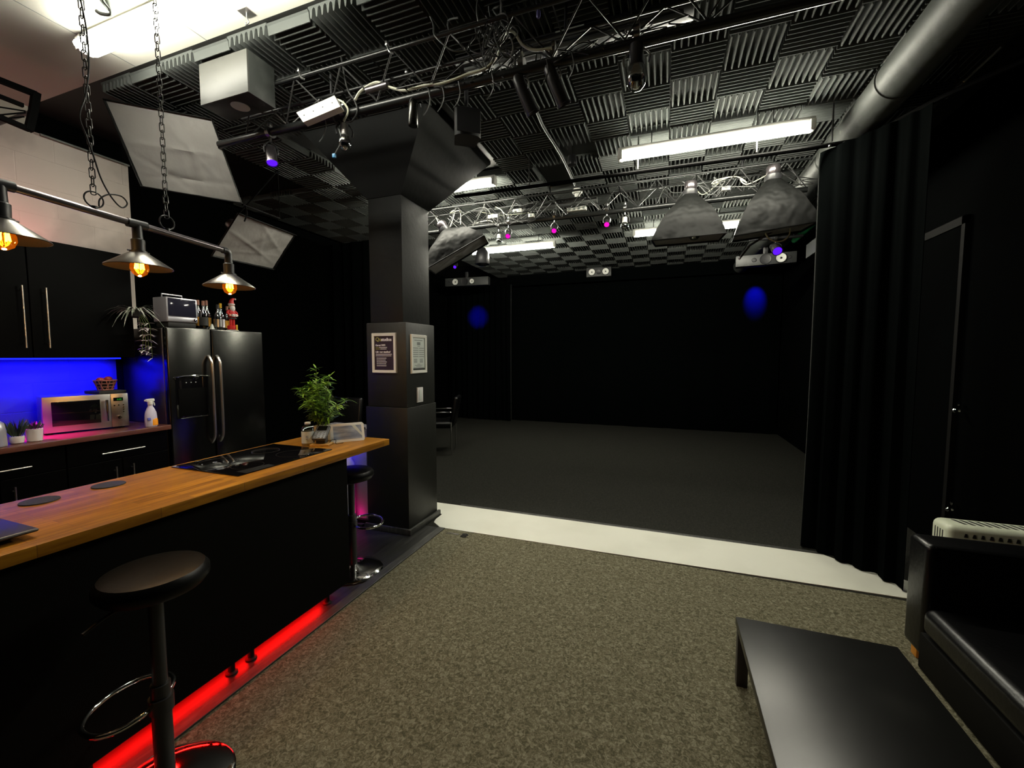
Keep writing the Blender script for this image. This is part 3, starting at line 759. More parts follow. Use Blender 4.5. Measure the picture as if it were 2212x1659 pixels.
# hook plates on the white ceiling edge
p = at(533, 28, z=CZ - .004)
t = thing('ceiling_hook', 'square steel hook plate on the white ceiling beside the foam', 'hook', p)
MB().box(p + V((-.035, -.03, 0)), p + V((.035, .03, .004)), .001).build('plate', 'steel2', t)
MB().tube(catmull([p, p + V((0, .0, -.03)), p + V((.012, 0, -.05)), p + V((-.01, 0, -.06)), p + V((-.012, 0, -.045))], 4), .004).build('hook', 'galv', t)
p = at(232, 12, z=CZ - .03)
t = thing('ceiling_hook', 'large grey pulley hook on the white ceiling above the chains', 'pulley', p)
MB().lathe([(.008, -.008), (.036, -.008), (.03, 0), (.036, .008), (.008, .008)], p, 22, (.5, .2, .3)).build('wheel', 'ink', t)
MB().tube(catmull([p + V((.0, 0, .03)), p + V((.02, 0, 0)), p + V((.01, .01, -.04)), p + V((-.05, 0, -.03)), p + V((-.075, -.01, -.015))], 4), .010, 8).build('arm', 'ink', t)

# ================================================================ duct and rails on the right
t = thing('air_duct', 'large round grey air duct along the right side of the ceiling', 'duct', (1.29, 4, 3.17))
MB().tube([(1.29, y_, 3.175) for y_ in (-1.5, 0, 1.5, 3, 4.5, 6, 7.5, 9.0)], .122, 36).build('pipe', 'duct', t)
for y_ in (.9, 2.1, 3.3, 4.4, 5.5):
    MB().lathe([(.1235, -.015), (.128, -.012), (.128, .012), (.1235, .015)], (1.29, y_, 3.175), 36, (0, 1, 0), caps=False).build('joint_band', 'duct', t)
    MB().tube([(1.29, y_, 3.29), (1.29, y_, CZ)], .006).build('hanger', 'web', t)
for (a, b, lab) in (((2135, 0), (1938, 228), 'thin pale rail running beside the air duct'), ((2165, 112), (2045, 200), 'short thin rail right of the air duct, below the long one')):
    P0, P1 = at(*a, x=1.62), at(*b, x=1.62)
    P1.z = P0.z = (P0.z + P1.z) / 2
    r_ = thing('ceiling_rail', lab, 'rail', P0)
    MB().tube([P0, P1], .008, 8).build('rail', 'steel2', r_)
    for f_ in (.25, .8):
        pm = P0.lerp(P1, f_); MB().tube([pm, V((pm.x, pm.y, CZ))], .004).build('hanger', 'dmetal', r_)
    MB().box(P0.lerp(P1, .7) - V((.012, .03, .012)), P0.lerp(P1, .7) + V((.012, .03, .012)), .003).build('bracket', 'steel2', r_)
# rolled green cloth
a, b = at(1795, 452, x=1.62), at(1716, 516, x=1.62)
zz = (a.z + b.z) / 2
t = thing('backdrop_roll', 'rolled green backdrop tube at the right end of the far truss', 'backdrop roll', (1.62, (a.y + b.y) / 2, zz))
MB().tube([(1.62, a.y - .4, zz), (1.62, b.y, zz)], .035, 18).build('roll', 'green', t)
MB().tube([(1.62, b.y, zz), (1.62, b.y + .03, zz)], .018, 12).build('core', 'whitepl', t)
for f_ in (.2, .8):
    yy = a.y + (b.y - a.y) * f_; MB().tube([(1.62, yy, zz + .03), (1.62, yy, CZ)], .006).build('hanger', 'dmetal', t)
a, b = at(1793, 492, x=1.60), at(1745, 530, x=1.60)
t = thing('ceiling_flap', 'grey board edge below the green backdrop roll', 'board', a)
MB().slab([V((1.60, a.y - .2, a.z)), V((1.60, b.y, a.z)), V((1.60, b.y, a.z - .16)), V((1.60, a.y - .2, a.z - .16))], .015).build('board', 'cablegrey', t, smooth=False)
MB().tube([(1.608, a.y, a.z), (1.608, a.y, CZ)], .006).build('hanger', 'dmetal', t)

# ================================================================ softboxes
def softbox(label, q, back, headmat='pipe', depth=None, lit=True, mount=None, bulge=.10):
    """q: four corners of the opening (diffuser faces away from 'back')"""
    q = [V(p) for p in q]; c = sum(q, V()) / 4; back = V(back); ax = (back - c).normalized()
    t = thing('softbox', label, 'softbox', back)
    # fabric pyramid, slightly bulging
    mb = MB(); n = 8; rows = []
    rim = []
    for k in range(4):
        for i in range(n): rim.append(q[k].lerp(q[(k + 1) % 4], i / n))
    neck = []
    u = (q[1] - q[0]).normalized(); w_ = ax.cross(u).normalized()
    for j, p in enumerate(rim):
        d = p - c; d -= ax * d.dot(ax); d.normalize(); neck.append(back + d * .055)
    m_ = 8
    for r_ in range(m_ + 1):
        f_ = r_ / m_; row = []
        for j, (p, nk) in enumerate(zip(rim, neck)):
            corner = abs(((j % n) / n) - .5) * 2
            pp = p.lerp(nk, f_)
            out = (p - c); out -= ax * out.dot(ax); out = out.normalized()
            b = math.sin(PI * f_) * bulge * (.55 + .45 * corner) 
            wr = .010 * math.sin(j * 2.3 + r_ * 1.7) * math.sin(PI * f_)
            row.append(mb.bm.verts.new(pp + out * (b + wr) * (q[1] - q[0]).length))
        rows.append(row)
    for a_, b_ in zip(rows, rows[1:]): mb.skin(a_, b_)
    mb.build('fabric', 'softblack', t, label='black nylon body')
    # diffuser sheet, set in a little, with sag
    mb = MB(); g = 36; G = []; rc_ = random.Random(int(abs(c.x) * 1000)); CR = [(rc_.random(), rc_.random(), rc_.uniform(0, PI), rc_.uniform(-.3, .3), rc_.uniform(.02, .04), rc_.choice((-1, 1)) * rc_.uniform(.005, .012)) for _ in range(9)]
    cc = [p.lerp(c, .012) + ax * .012 for p in q]
    for i in range(g + 1):
        row = []
        for j in range(g + 1):
            p = cc[0].lerp(cc[1], j / g).lerp(cc[3].lerp(cc[2], j / g), i / g)
            p = p + ax * (.010 * math.sin(i / g * 7 + j / g * 4) * math.sin(PI * i / g) * math.sin(PI * j / g) + .012 * math.sin(PI * i / g) * math.sin(PI * j / g))
            for (cu_, cv_, an_, kk_, wd_, am_) in CR:
                du, dv = j / g - cu_, i / g - cv_
                dd = -math.sin(an_) * du + math.cos(an_) * dv + kk_ * (math.cos(an_) * du + math.sin(an_) * dv) ** 2
                p = p + ax * (am_ * math.exp(-abs(dd) / wd_) * math.sin(PI * i / g) ** .5 * math.sin(PI * j / g) ** .5 if 0 < i < g and 0 < j < g else 0)
            row.append(mb.bm.verts.new(p))
        G.append(row)
    for i in range(g):
        for j in range(g): mb.bm.faces.new((G[i][j], G[i][j + 1], G[i + 1][j + 1], G[i + 1][j]))
    mb.build('diffuser', 'diffuser', t, label='pale crumpled diffuser cloth')
    mb = MB(); mb.tube(q, .006, 6, closed=True); mb.build('rim_tape', 'softblack', t)
    MB().lathe([(.060, -.01), (.064, 0), (.064, .035), (.05, .045)], back, 24, ax).build('speed_ring', 'dmetal', t)
    MB().lathe([(.045, .04), (.052, .05), (.055, .10), (.045, .115), (.02, .12)], back, 22, ax).build('lamp_head', headmat, t)
    if mount is not None:
        MB().tube(catmull([back + ax * .11, back.lerp(V(mount), .5) + ax * .05, V(mount)], 4), .007, 8).build('mount_arm', 'deepblack', t)
    return t
A, B_, C_, D_ = V((-3.71, 1.892, 3.281)), V((-3.091, 2.206, 3.19)), V((-3.068, 2.392, 2.664)), V((-3.687, 2.079, 2.756))
cn = (A + B_ + C_ + D_) / 4; nr = (B_ - A).cross(D_ - A).normalized()
if nr.y < 0: nr = -nr
softbox('big white softbox facing the camera above the hanging lamp', [A, B_, C_, D_], cn + nr * .30, mount=(-2.96, 2.19, 3.0))
k = .9 / .7
sq = [V(p) for p in ((-2.656, 2.045, 2.434), (-2.871, 2.709, 2.487), (-3.073, 2.661, 2.214), (-2.858, 1.997, 2.162))]
sq = [EYE + (p - EYE) * k for p in sq]
cn = sum(sq, V()) / 4; nr = (sq[1] - sq[0]).cross(sq[3] - sq[0]).normalized()
if nr.x > 0: nr = -nr
softbox('smaller crumpled white softbox hanging left of the pillar, over the fridge', sq, cn + nr * .22, mount=(-3.62, 3.25, 3.36), bulge=.04)
softbox('dark hanging softbox on the far truss, left of the two on the right', [V((-.14, 4.0, 2.52)), V((.46, 4.0, 2.53)), V((.46, 4.56, 2.60)), V((-.12, 4.56, 2.60))], (.18, 4.27, 2.97), mount=(.18, 4.445, 3.0), headmat='pipe', bulge=.085)
softbox('dark hanging softbox on the far truss, rightmost, nearest the air duct', [V((.515, 3.97, 2.49)), V((1.12, 3.98, 2.55)), V((1.13, 4.55, 2.62)), V((.57, 4.55, 2.58))], (.83, 4.24, 3.0), mount=(.83, 4.445, 3.02), headmat='pipe', bulge=.085)
cq = [at(922, 580, y=3.97), at(1046, 508, y=4.02), at(1046, 508, y=4.02) + V((-.12, .40, .03)), at(922, 580, y=3.97) + V((-.12, .40, .01))]
softbox('dark hanging softbox on the far truss, close to the right side of the pillar', cq, at(962, 500, y=4.20), mount=at(955, 486, y=4.44), headmat='pipe', bulge=.09)
# pole from the big softbox to the small one
t = thing('boom_pole', 'thin black boom pole between the two white softboxes', 'pole', at(522, 440, y=2.6))
MB().tube([at(524, 442, x=-3.10), at(604, 472, x=-3.35)], .008, 8).build('pole', 'deepblack', t)
MB().tube([at(604, 472, x=-3.35), V((at(604, 472, x=-3.35).x, at(604, 472, x=-3.35).y, CZ))], .003).build('hanger', 'deepblack', t)
MB().tube(catmull([at(530, 444, x=-3.1), at(533, 462, x=-3.1), at(528, 478, x=-3.1)], 4), .006).build('clip', 'deepblack', t)
# white cord loop under the right softbox
pts = [at(1680 + 27 * math.cos(a_), 498 + 24 * math.sin(a_), y=4.3) for a_ in [i * .5 - .6 for i in range(11)]]
cable(pts, .006, 'cablewhite', 'white cord loop hanging below the rightmost softbox', k=4)
t = thing('lamp_arm', 'black jointed arm below the rightmost softbox', 'arm', at(1640, 530, y=4.4))
MB().tube([at(1668, 500, y=4.45), at(1620, 530, y=4.45), at(1596, 560, y=4.45)], .010, 8).build('arm', 'pipe', t)
MB().tube([at(1668, 500, y=4.45), V((at(1668, 500, y=4.45).x, 4.45, 2.94))], .008, 8).build('drop_rod', 'dmetal', t)

# ================================================================ speakers
P = dict(x0=-2.71, x1=-2.31, y0=1.87, y1=2.055, z0=3.03, z1=3.27)
t = thing('box_speaker', 'pale plywood speaker box hanging from the foam beside the kitchen light', 'speaker', (-2.5, 1.96, 3.27))
MB().box((P['x0'], P['y0'] + .012, P['z0']), (P['x1'], P['y1'], P['z1']), .002).build('cabinet', 'plydark', t)
MB().box((P['x0'], P['y0'], P['z0']), (P['x1'], P['y0'] + .012, P['z1']), .002).build('side_board', 'plywood', t, label='pale limed plywood side')
MB().lathe([(.052, 0), (.052, .003), (.030, .003)], (-2.49, 1.96, 3.0268), 30, (0, 0, 1)).build('port_ring', 'paper', t)
MB().tube([(-2.5, 1.96, 3.27), (-2.5, 1.96, CZ - .004)], .03, 12).build('ceiling_bracket', 'dmetal', t)
# black cube monitor near the pillar capital
def at2(px, py): return at(px, py, y=2.55)
p0, p1 = at2(962, 292), at2(1040, 240)
c = V(((p0.x + p1.x) / 2, 2.6, (p0.z + p1.z) / 2))
t = thing('box_speaker', 'small black wedge speaker under the ceiling in front of the pillar capital', 'speaker', c)
R = Matrix.Rotation(math.radians(35), 3, 'Z')
mb = MB(); pf = [(-.085, -.05), (-.06, -.075), (0, -.085), (.06, -.075), (.085, -.05), (.07, .08), (-.07, .08)]
lo = [mb.bm.verts.new(c + R @ V((x, y, -.085))) for x, y in pf]; hi = [mb.bm.verts.new(c + R @ V((x, y, .085))) for x, y in pf]
mb.skin(lo, hi); mb.bm.faces.new(lo[::-1]); mb.bm.faces.new(hi); mb.build('cabinet', 'spkbody', t)
MB().slab([c + R @ V((-.075, -.089, -.075)), c + R @ V((.075, -.089, -.075)), c + R @ V((.075, -.089, .075)), c + R @ V((-.075, -.089, .075))], .006).build('grille', 'dmetal', t)
MB().tube([c + V((0, 0, .08)), V((c.x, c.y, CZ - .003))], .014, 8).build('bracket', 'dmetal', t)

def wallspeaker(c, rz, wd, ht, label, drivers):
    t = thing('wall_speaker', label, 'speaker', c, rz)
    def loc(mb, name, m_, lab=None):
        me = mb.build(name, m_, None, label=lab); me.parent = t; return me
    loc(MB().box((-wd / 2, 0, -ht / 2), (wd / 2, .14, ht / 2), .006), 'cabinet', 'spkbody')
    for (x, r_, kind) in drivers:
        if kind == 'light':
            loc(MB().lathe([(.001, -.002), (r_ * .3, -.002), (r_ * .9, -.012), (r_, -.014), (r_, 0)], (x, 0, 0), 26, (0, 1, 0), caps=False), 'driver_cone', 'conelight', 'cream speaker cone')
            loc(MB().sphere((x, -.004, 0), r_ * .24, sy=.5, n=12), 'dust_cap', 'dmetal')
            loc(MB().tube([(x + r_ * 1.08 * math.cos(a_), -.008, r_ * 1.08 * math.sin(a_)) for a_ in [i * PI / 12 for i in range(24)]], r_ * .1, 6, closed=True), 'surround', 'rubber')
        else:
            loc(MB().lathe([(.001, -.003), (r_ * .3, -.006), (r_ * .8, -.003), (r_, -.008), (r_ * 1.05, 0)], (x, 0, 0), 24, (0, 1, 0), caps=False), 'tweeter', 'dmetal')
    loc(MB().box((-.03, .02, ht / 2 - .003), (.03, .08, ht / 2 + .12), .004), 'bracket', 'dmetal')
    return t
a, b = at(963, 609, y=8.2), at(1053, 607, y=8.2)
wallspeaker((a + b) / 2, math.radians(4), (b - a).length, .17, 'long grey wall speaker high on the far left of the stage', [(-.25, .064, 'light'), (-.04, .078, 'dark'), (.13, .050, 'light'), (-.40, .03, 'dark')])
a, b = at(1267, 590, y=8.9), at(1320, 584, y=8.9)
wallspeaker((a + b) / 2, math.radians(2), (b - a).length, .19, 'short wall speaker with two cream cones in the middle of the back wall', [(-.14, .064, 'light'), (.14, .064, 'light'), (0, .05, 'dark')])
a, b = at(1590, 570, y=7.0), at(1720, 549, y=7.0)
wallspeaker((a + b) / 2, math.radians(-6), (b - a).length, .155, 'long grey wall speaker high on the far right of the stage', [(.19, .062, 'light'), (0, .07, 'dark'), (-.14, .03, 'dark'), (.30, .02, 'dark')])

# ================================================================ KITCHEN
YB0 = -1.2
# base units with doors and drawers
def unit(y0, y1, label, two=True):
    t = thing('base_cabinet', label, 'cabinet', (-4.24, (y0 + y1) / 2, 0))
    MB().box((-4.54, y0, .10), (-3.945, y1, .88), .001).build('carcass', 'gloss', t, smooth=False)
    MB().box((-4.50, y0, 0), (-4.0, y1, .10)).build('plinth', 'panel', t, smooth=False)
    dr = MB().box((-3.945, y0 + .003, .715), (-3.925, y1 - .003, .872), .002).build('drawer', 'gloss', t, smooth=False)
    w_ = .19 if two else .12; c = (y0 + y1) / 2
    mb = MB(); mb.tube([(-3.893, c - w_ * .72, .775), (-3.893, c + w_ * .72, .775)], .005, 8)
    for s in (-1, 1): mb.tube([(-3.925, c + s * w_ * .6, .775), (-3.893, c + s * w_ * .6, .775)], .004, 6)
    mb.build('handle', 'handle', dr)
    n = 2 if two else 1
    for k_ in range(n):
        ya = y0 + (y1 - y0) * k_ / n; yb = y0 + (y1 - y0) * (k_ + 1) / n
        d_ = MB().box((-3.945, ya + .003, .105), (-3.925, yb - .003, .71), .002).build('door', 'gloss', t, smooth=False)
        yh = (yb - .055) if k_ == 0 else (ya + .055)
        mb = MB(); mb.tube([(-3.893, yh, .42), (-3.893, yh, .66)], .005, 8)
        for z in (.45, .63): mb.tube([(-3.925, yh, z), (-3.893, yh, z)], .004, 6)
        mb.build('handle', 'handle', d_)
    return t
unit(1.662, 2.30, 'black gloss base cabinet next to the fridge, under the spray bottle')
unit(1.02, 1.66, 'black gloss base cabinet under the potted plants')
unit(.38, 1.018, 'black gloss base cabinet at the left edge under the worktop')
m = MB().box((-4.545, .38, .882), (-3.90, 2.32, .92), .004)
tag(m.build('worktop', 'worktop'), 'dark red wooden worktop carrying the microwave', 'worktop')
# upper cabinets
def upper(y0, y1, label, hy):
    t = thing('wall_cabinet', label, 'cabinet', (-4.375, (y0 + y1) / 2, 1.485))
    MB().box((-4.548, y0, 1.485), (-4.222, y1, 2.33), .001).build('carcass', 'gloss', t, smooth=False)
    for (ya, yb, yh) in hy:
        d_ = MB().box((-4.222, ya + .002, 1.487), (-4.20, yb - .002, 2.328), .002).build('door', 'gloss', t, smooth=False)
        mb = MB(); mb.tube([(-4.168, yh, 1.555), (-4.168, yh, 1.985)], .006, 10)
        for z in (1.59, 1.95): mb.tube([(-4.20, yh, z), (-4.168, yh, z)], .004, 6)
        mb.build('handle', 'handle', d_, label='long pale bar handle')
    return t
upper(1.645, 2.255, 'black wall cabinet whose right side ends beside the fridge', [(1.645, 2.255, 1.72)])
upper(1.03, 1.643, 'black wall cabinet above the potted plants at the left edge', [(1.03, 1.643, 1.60)])
# LED strip housings
t = thing('led_strip', 'blue led strip under the wall cabinets', 'led strip', (-4.45, 1.6, 1.48))
MB().box((-4.43, 1.04, 1.4725), (-4.39, 2.25, 1.4845), .001).build('strip', mat('lit_blue_led', (.02, .02, .8), .4, emit=((.01, .02, 1), 1.5)), t)
MB().lathe([(.001, 0), (.018, 0), (.018, .012), (.001, .012)], (-4.19, 1.40, 1.472), 18).build('pink_spot', 'magenta', t, label='small pink led spot at the front edge')
t = thing('led_strip', 'thin led strip lying on top of the wall cabinets', 'led strip', (-4.36, 1.3, 2.33))
MB().box((-4.38, 1.04, 2.331), (-4.34, 1.9, 2.345), .001).build('strip', mat('lit_pink_led', (.3, .05, .06), .4, emit=((1, .15, .2), .8)), t)
# microwave (turned slightly)
a = at(95, 930, z=.935); b = at(279, 917, z=.935)
ang = math.atan2(b.y - a.y, b.x - a.x); W_ = (b - a).length
W_ = .47; cx = (a + b) / 2
t = thing('microwave_oven', 'stainless steel microwave on the red worktop', 'microwave', (-4.155, 1.90, .92), math.radians(74))
def lp(root, mb, name, m_, parent=None, label=None, smooth=True):
    o = mb.build(name, m_, None, label=label, smooth=smooth); o.parent = parent or root; return o
H_ = .265
# local: x right along the front, y into the case
lp(t, MB().box((-W_ / 2, .014, .014), (W_ / 2, .275, .014 + H_), .006), 'case', 'steel2')
dr = lp(t, MB().box((-W_ / 2, 0, .014), (W_ / 2 - .105, .013, .014 + H_), .003), 'door', 'steel2')
lp(t, MB().box((-W_ / 2 + .045, -.003, .06), (W_ / 2 - .165, .004, H_ - .025), .002), 'window', 'hob', dr)
mb = MB(); mb.tube([(W_ / 2 - .130, -.026, .07), (W_ / 2 - .130, -.026, H_ - .03)], .009, 10)
for z in (.08, H_ - .04): mb.tube([(W_ / 2 - .130, 0, z), (W_ / 2 - .130, -.026, z)], .006, 8)
lp(t, mb, 'handle', 'chrome', dr)
cp = lp(t, MB().box((W_ / 2 - .104, 0, .014), (W_ / 2, .013, .014 + H_), .003), 'control_panel', 'steel2')
lp(t, MB().box((W_ / 2 - .088, -.002, H_ - .045), (W_ / 2 - .030, .004, H_ - .018)), 'display', 'hob', cp)
o = text('0:00', .017, 'led', t, (0, 0, 0), Matrix.Identity(3), 'clock_digits')
o.data.transform(t.matrix_basis); 
o.data.transform(Matrix.Translation((W_ / 2 - .068, -.0030, H_ - .038)) @ Matrix.Rotation(PI / 2, 4, 'X')); o.parent = cp
for (x, z) in ((-.083, .185), (-.058, .187), (-.030, .187), (-.030, .168), (-.030, .150), (-.030, .132)):
    lp(t, MB().lathe([(.0055, 0), (.005, -.004), (.001, -.0045)][::-1], (W_ / 2 + x, 0, z), 12, (0, 1, 0)), 'button', 'chrome', cp)
lp(t, MB().lathe([(.001, -.018), (.013, -.017), (.015, 0)], (W_ / 2 - .058, 0, .09), 20, (0, 1, 0)), 'dial', 'chrome', cp)
for (x, y_) in ((-.2, .04), (.2, .04), (-.2, .24), (.2, .24)): lp(t, MB().cyl((x, y_, 0), (x, y_, .015), .012, 10), 'foot', 'rubber')
MX = t
def onmic(x, y_, z): return Matrix.LocRotScale(MX.location, MX.rotation_euler, None) @ V((x, y_, z))
# black tray and fruit basket on the microwave
bc = onmic(.13, .14, .28)
t = thing('tray', 'flat black tray on top of the microwave', 'tray', bc)
MB().box(bc + V((-.10, -.09, 0)), bc + V((.10, .09, .022)), .006).build('plate', 'rubber', t)
fb = bc + V((0, 0, .0225))
t = thing('fruit_basket', 'small round wicker basket of fruit on the black tray', 'basket', fb)
mb = MB(); R0, R1, hb = .045, .07, .075
for i in range(4):
    f_ = i / 3; mb.tube([fb + V((math.cos(a_) * (R0 + (R1 - R0) * f_), math.sin(a_) * (R0 + (R1 - R0) * f_), .004 + hb * f_)) for a_ in [j * PI / 12 for j in range(24)]], .0045 if i in (0, 3) else .003, 6, closed=True)
for j in range(18):
    a_ = j * 2 * PI / 18; b2 = a_ + .35 * (1 if j % 2 else -1)
    mb.tube([fb + V((math.cos(a_) * R0, math.sin(a_) * R0, .004)), fb + V((math.cos(b2) * R1, math.sin(b2) * R1, .004 + hb))], .003, 6)
mb.build('wicker', 'basket', t)
MB().lathe([(R0 - .004, .003), (R1 - .008, hb)], fb, 24, caps=False).build('lining', 'inkblack', t)
for i, (x, y_, z, lab) in enumerate(((.0, -.03, .080, 'red fruit on the left in the basket'), (-.015, .028, .085, 'red fruit on the right in the basket'), (-.02, -.005, .055, 'red fruit low at the back of the basket'))):
    o = MB().sphere((0, 0, 0), .028, sz=.92, n=16).build('apple', 'redfruit'); o.location = fb + V((x, y_, z)); tag(o, lab, 'fruit')
# spray bottle
sb = at(327, 921, z=.921)
t = thing('spray_bottle', 'pale trigger spray bottle with an orange label beside the fridge', 'spray bottle', sb)
def ell(mb, c, prof, kx, ky, n=24):
    rings = []
    for r_, h_ in prof:
        rings.append([mb.bm.verts.new(V(c) + V((math.cos(2 * PI * i / n) * r_ * kx, math.sin(2 * PI * i / n) * r_ * ky, h_))) for i in range(n)])
    for a_, b2 in zip(rings, rings[1:]): mb.skin(a_, b2)
    mb.bm.faces.new(rings[0][::-1]); mb.bm.faces.new(rings[-1]); return mb
ell(MB(), sb, [(.040, 0), (.044, .006), (.044, .07), (.040, .115), (.026, .150), (.017, .165), (.016, .185)], .65, 1.0).build('bottle', 'spray', t)
ell(MB(), sb, [(.018, .18), (.019, .20), (.016, .21)], 1, 1).build('collar', 'whitepl', t)
mb = MB(); mb.box(sb + V((-.012, -.032, .205)), sb + V((.012, .030, .228)), .006); mb.tube([sb + V((0, -.028, .215)), sb + V((0, -.040, .214))], .006, 8); mb.build('spray_head', 'whitepl', t)
MB().tube(catmull([sb + V((0, .012, .208)), sb + V((0, .028, .19)), sb + V((0, .030, .17))], 3), .005, 8).build('trigger', 'whitepl', t)
ell(MB(), sb + V((.003, .011, 0)), [(.020, .008), (.0345, .010), (.0345, .055), (.020, .085), (.004, .105)], .82, 1.0).build('label_orange', 'orange', t, label='orange flame shaped label')
MB().box(sb + V((.022, -.038, .055)), sb + V((.029, -.016, .075)), .001).build('label_blue', 'bluelabel', t)
# pots and kettle
def pot(c, prof, m_, lab, leafm, nl, L, W_, spread, name='potted_plant'):
    t = thing(name, lab, 'plant', c)
    MB().lathe(prof, c, 26).build('pot', m_, t)
    top = prof[-1][1]
    MB().lathe([(prof[-1][0] * .9, top - .008), (.001, top - .004)], c, 20).build('soil', 'soil', t)
    mb = MB(); rr = random.Random(nl)
    for i in range(nl):
        a_ = rr.uniform(0, 2 * PI); s_ = rr.uniform(.1, spread); r_ = rr.uniform(0, prof[-1][0] * .7)
        mb.leaf(V(c) + V((math.cos(a_) * r_, math.sin(a_) * r_, top - .006)), (math.cos(a_) * s_, math.sin(a_) * s_, 1), (math.sin(a_), math.cos(a_), .2), L * rr.uniform(.6, 1.1), W_, rr.uniform(.0, .25))
    mb.build('leaves', leafm, t)
    return t
c = at(36, 940, x=-4.02); c.z = .921
pot(c, [(.022, 0), (.030, .004), (.036, .03), (.034, .048)], 'potw', 'small plant with upright dark leaves in a low white bowl', 'leafdark', 60, .14, .010, .5)
c = at(74, 934, x=-4.02); c.z = .921
pot(c, [(.034, 0), (.038, .003), (.042, .075), (.043, .085)], 'potw', 'spiky dark succulent in a white cylinder pot beside the microwave', 'leafdark', 90, .06, .010, 1.1)
c = at(-16, 946, x=-3.98); c.z = .921
t = thing('kettle', 'grey enamel kettle cut off by the left edge of the picture', 'kettle', c)
MB().lathe([(.055, 0), (.060, .006), (.058, .10), (.050, .15), (.035, .165)], c, 30).build('body', 'silverpl', t)
MB().lathe([(.036, .165), (.03, .175), (.006, .18), (.010, .195), (.001, .2)], c, 24).build('lid', 'silverpl', t)
MB().tube(catmull([c + V((.02, -.052, .13)), c + V((.02, -.085, .12)), c + V((.02, -.085, .07)), c + V((.02, -.056, .05))], 4), .006, 8).build('handle', 'silverpl', t)

# ================================================================ fridge
t = thing('fridge', 'large dark stainless double door fridge beside the kitchen units', 'fridge', (-4.25, 2.785, 0))
MB().box((-4.54, 2.335, .03), (-3.99, 3.235, 1.735), .008).build('cabinet', 'steelside', t)
MB().box((-4.50, 2.36, 0), (-4.02, 3.21, .03)).build('base_grille', 'dmetal', t, smooth=False)
L_ = MB().box((-3.985, 2.335, .06), (-3.93, 2.705, 1.745), .012, 3).build('door', 'steel', t)
R_ = MB().box((-3.985, 2.713, .06), (-3.93, 3.235, 1.745), .012, 3).build('door', 'steel', t)
for (yh, D) in ((2.672, L_), (2.748, R_)):
    pts = catmull([(-3.93, yh, 1.50), (-3.905, yh, 1.47), (-3.885, yh, 1.40), (-3.882, yh, 1.1), (-3.885, yh, .80), (-3.905, yh, .73), (-3.93, yh, .70)], 6)
    MB().tube(pts, .013, 10).build('handle', 'handle', D)
dsp = MB(); dsp.box((-3.931, 2.385, .953), (-3.926, 2.66, 1.315), .002)
dsp = dsp.build('water_dispenser', 'hob', L_)
MB().box((-3.929, 2.40, .975), (-3.921, 2.645, 1.215), .003).build('recess', 'deepblack', dsp)
MB().tube(catmull([(-3.924, 2.383, 1.30), (-3.922, 2.388, 1.318), (-3.916, 2.52, 1.326), (-3.922, 2.655, 1.318), (-3.924, 2.662, 1.312)], 5), .0042, 8).build('chrome_trim', 'chrome', dsp)
MB().tube([(-3.922, 2.41, .958), (-3.918, 2.635, .958)], .004, 8).build('drip_edge', 'chrome', dsp)
for y_ in (2.47, 2.51, 2.55): MB().box((-3.9258, y_ - .004, 1.262), (-3.9245, y_ + .004, 1.270)).build('icon', 'ledblue', dsp)
# on top of the fridge
Z = 1.746
c = V((-4.05, 2.50, Z))
t = thing('mini_oven', 'small silver countertop oven with a dark glass door on the fridge', 'oven', c)
MB().box(c + V((-.10, -.125, .045)), c + V((.075, .125, .255)), .006).build('case', 'silverpl', t)
MB().box(c + V((.075, -.113, .095)), c + V((.080, .113, .245)), .003).build('glass_door', 'navyglass', t)
MB().box(c + V((.075, -.12, .052)), c + V((.081, .12, .088)), .002).build('lower_panel', 'silverpl', t)
MB().lathe([(.014, 0), (.013, .01), (.001, .012)], c + V((.081, .095, .07)), 18, (1, 0, 0)).build('knob', 'chrome', t)
mb = MB(); mb.tube([c + V((-.02, -.10, .255)), c + V((-.02, -.10, .285)), c + V((-.02, .06, .285)), c + V((-.02, .06, .255))], .006, 8); mb.build('carry_handle', 'silverpl', t)
MB().box(c + V((-.09, -.115, 0)), c + V((.07, .115, .045)), .01).build('stand', 'rubber', t)
def bottle(c, h, r_, gl, lab, label_m='amberliq', cap='cork', base='bottle'):
    t = thing('bottle', lab, 'bottle', c, 0, None)
    MB().lathe([(r_ * .92, 0), (r_, .006), (r_, h * .52), (r_ * .82, h * .62), (r_ * .36, h * .74), (r_ * .30, h * .95)], c, 22).build('glass', gl, t)
    MB().lathe([(r_ * .36, h * .84), (r_ * .36, h), (r_ * .28, h + .002)], c, 16).build('cap', cap, t)
    MB().lathe([(r_ + .0012, h * .12), (r_ + .0012, h * .42)], c, 22, caps=False).build('label', label_m, t)
    return t
ps = lambda px, x=-4.02: V((x, at(px, 706, x=x).y, Z))
bottle(ps(430, -4.10), .27, .032, 'bottleglass', 'brown bottle with gold label right behind the mini oven')
bottle(ps(441, -4.0), .255, .034, 'bottleglass', 'squat amber bottle in front, right of the mini oven', 'inkblack')
bottle(ps(448, -4.14), .28, .032, 'bottleglass', 'tall brown bottle at the back, third from the mini oven')
bottle(ps(472, -4.0), .235, .036, 'bottleclear', 'clear round glass bottle left of the red figurine', 'steel2', 'dmetal')
bottle(ps(478, -4.12), .265, .030, 'bottleclear', 'clear bottle with yellow neck behind the round one', 'inkwhite', 'yellow')
bottle(ps(492, -4.13), .245, .030, 'bottleglass', 'dark bottle partly behind the red figurine')
c = ps(458, -3.99)
t = thing('napkin', 'folded white paper cone between the bottles on the fridge', 'paper', c)
MB().lathe([(.022, 0), (.016, .02), (.006, .05)], c, 4).build('sheet', 'paper', t, smooth=False)
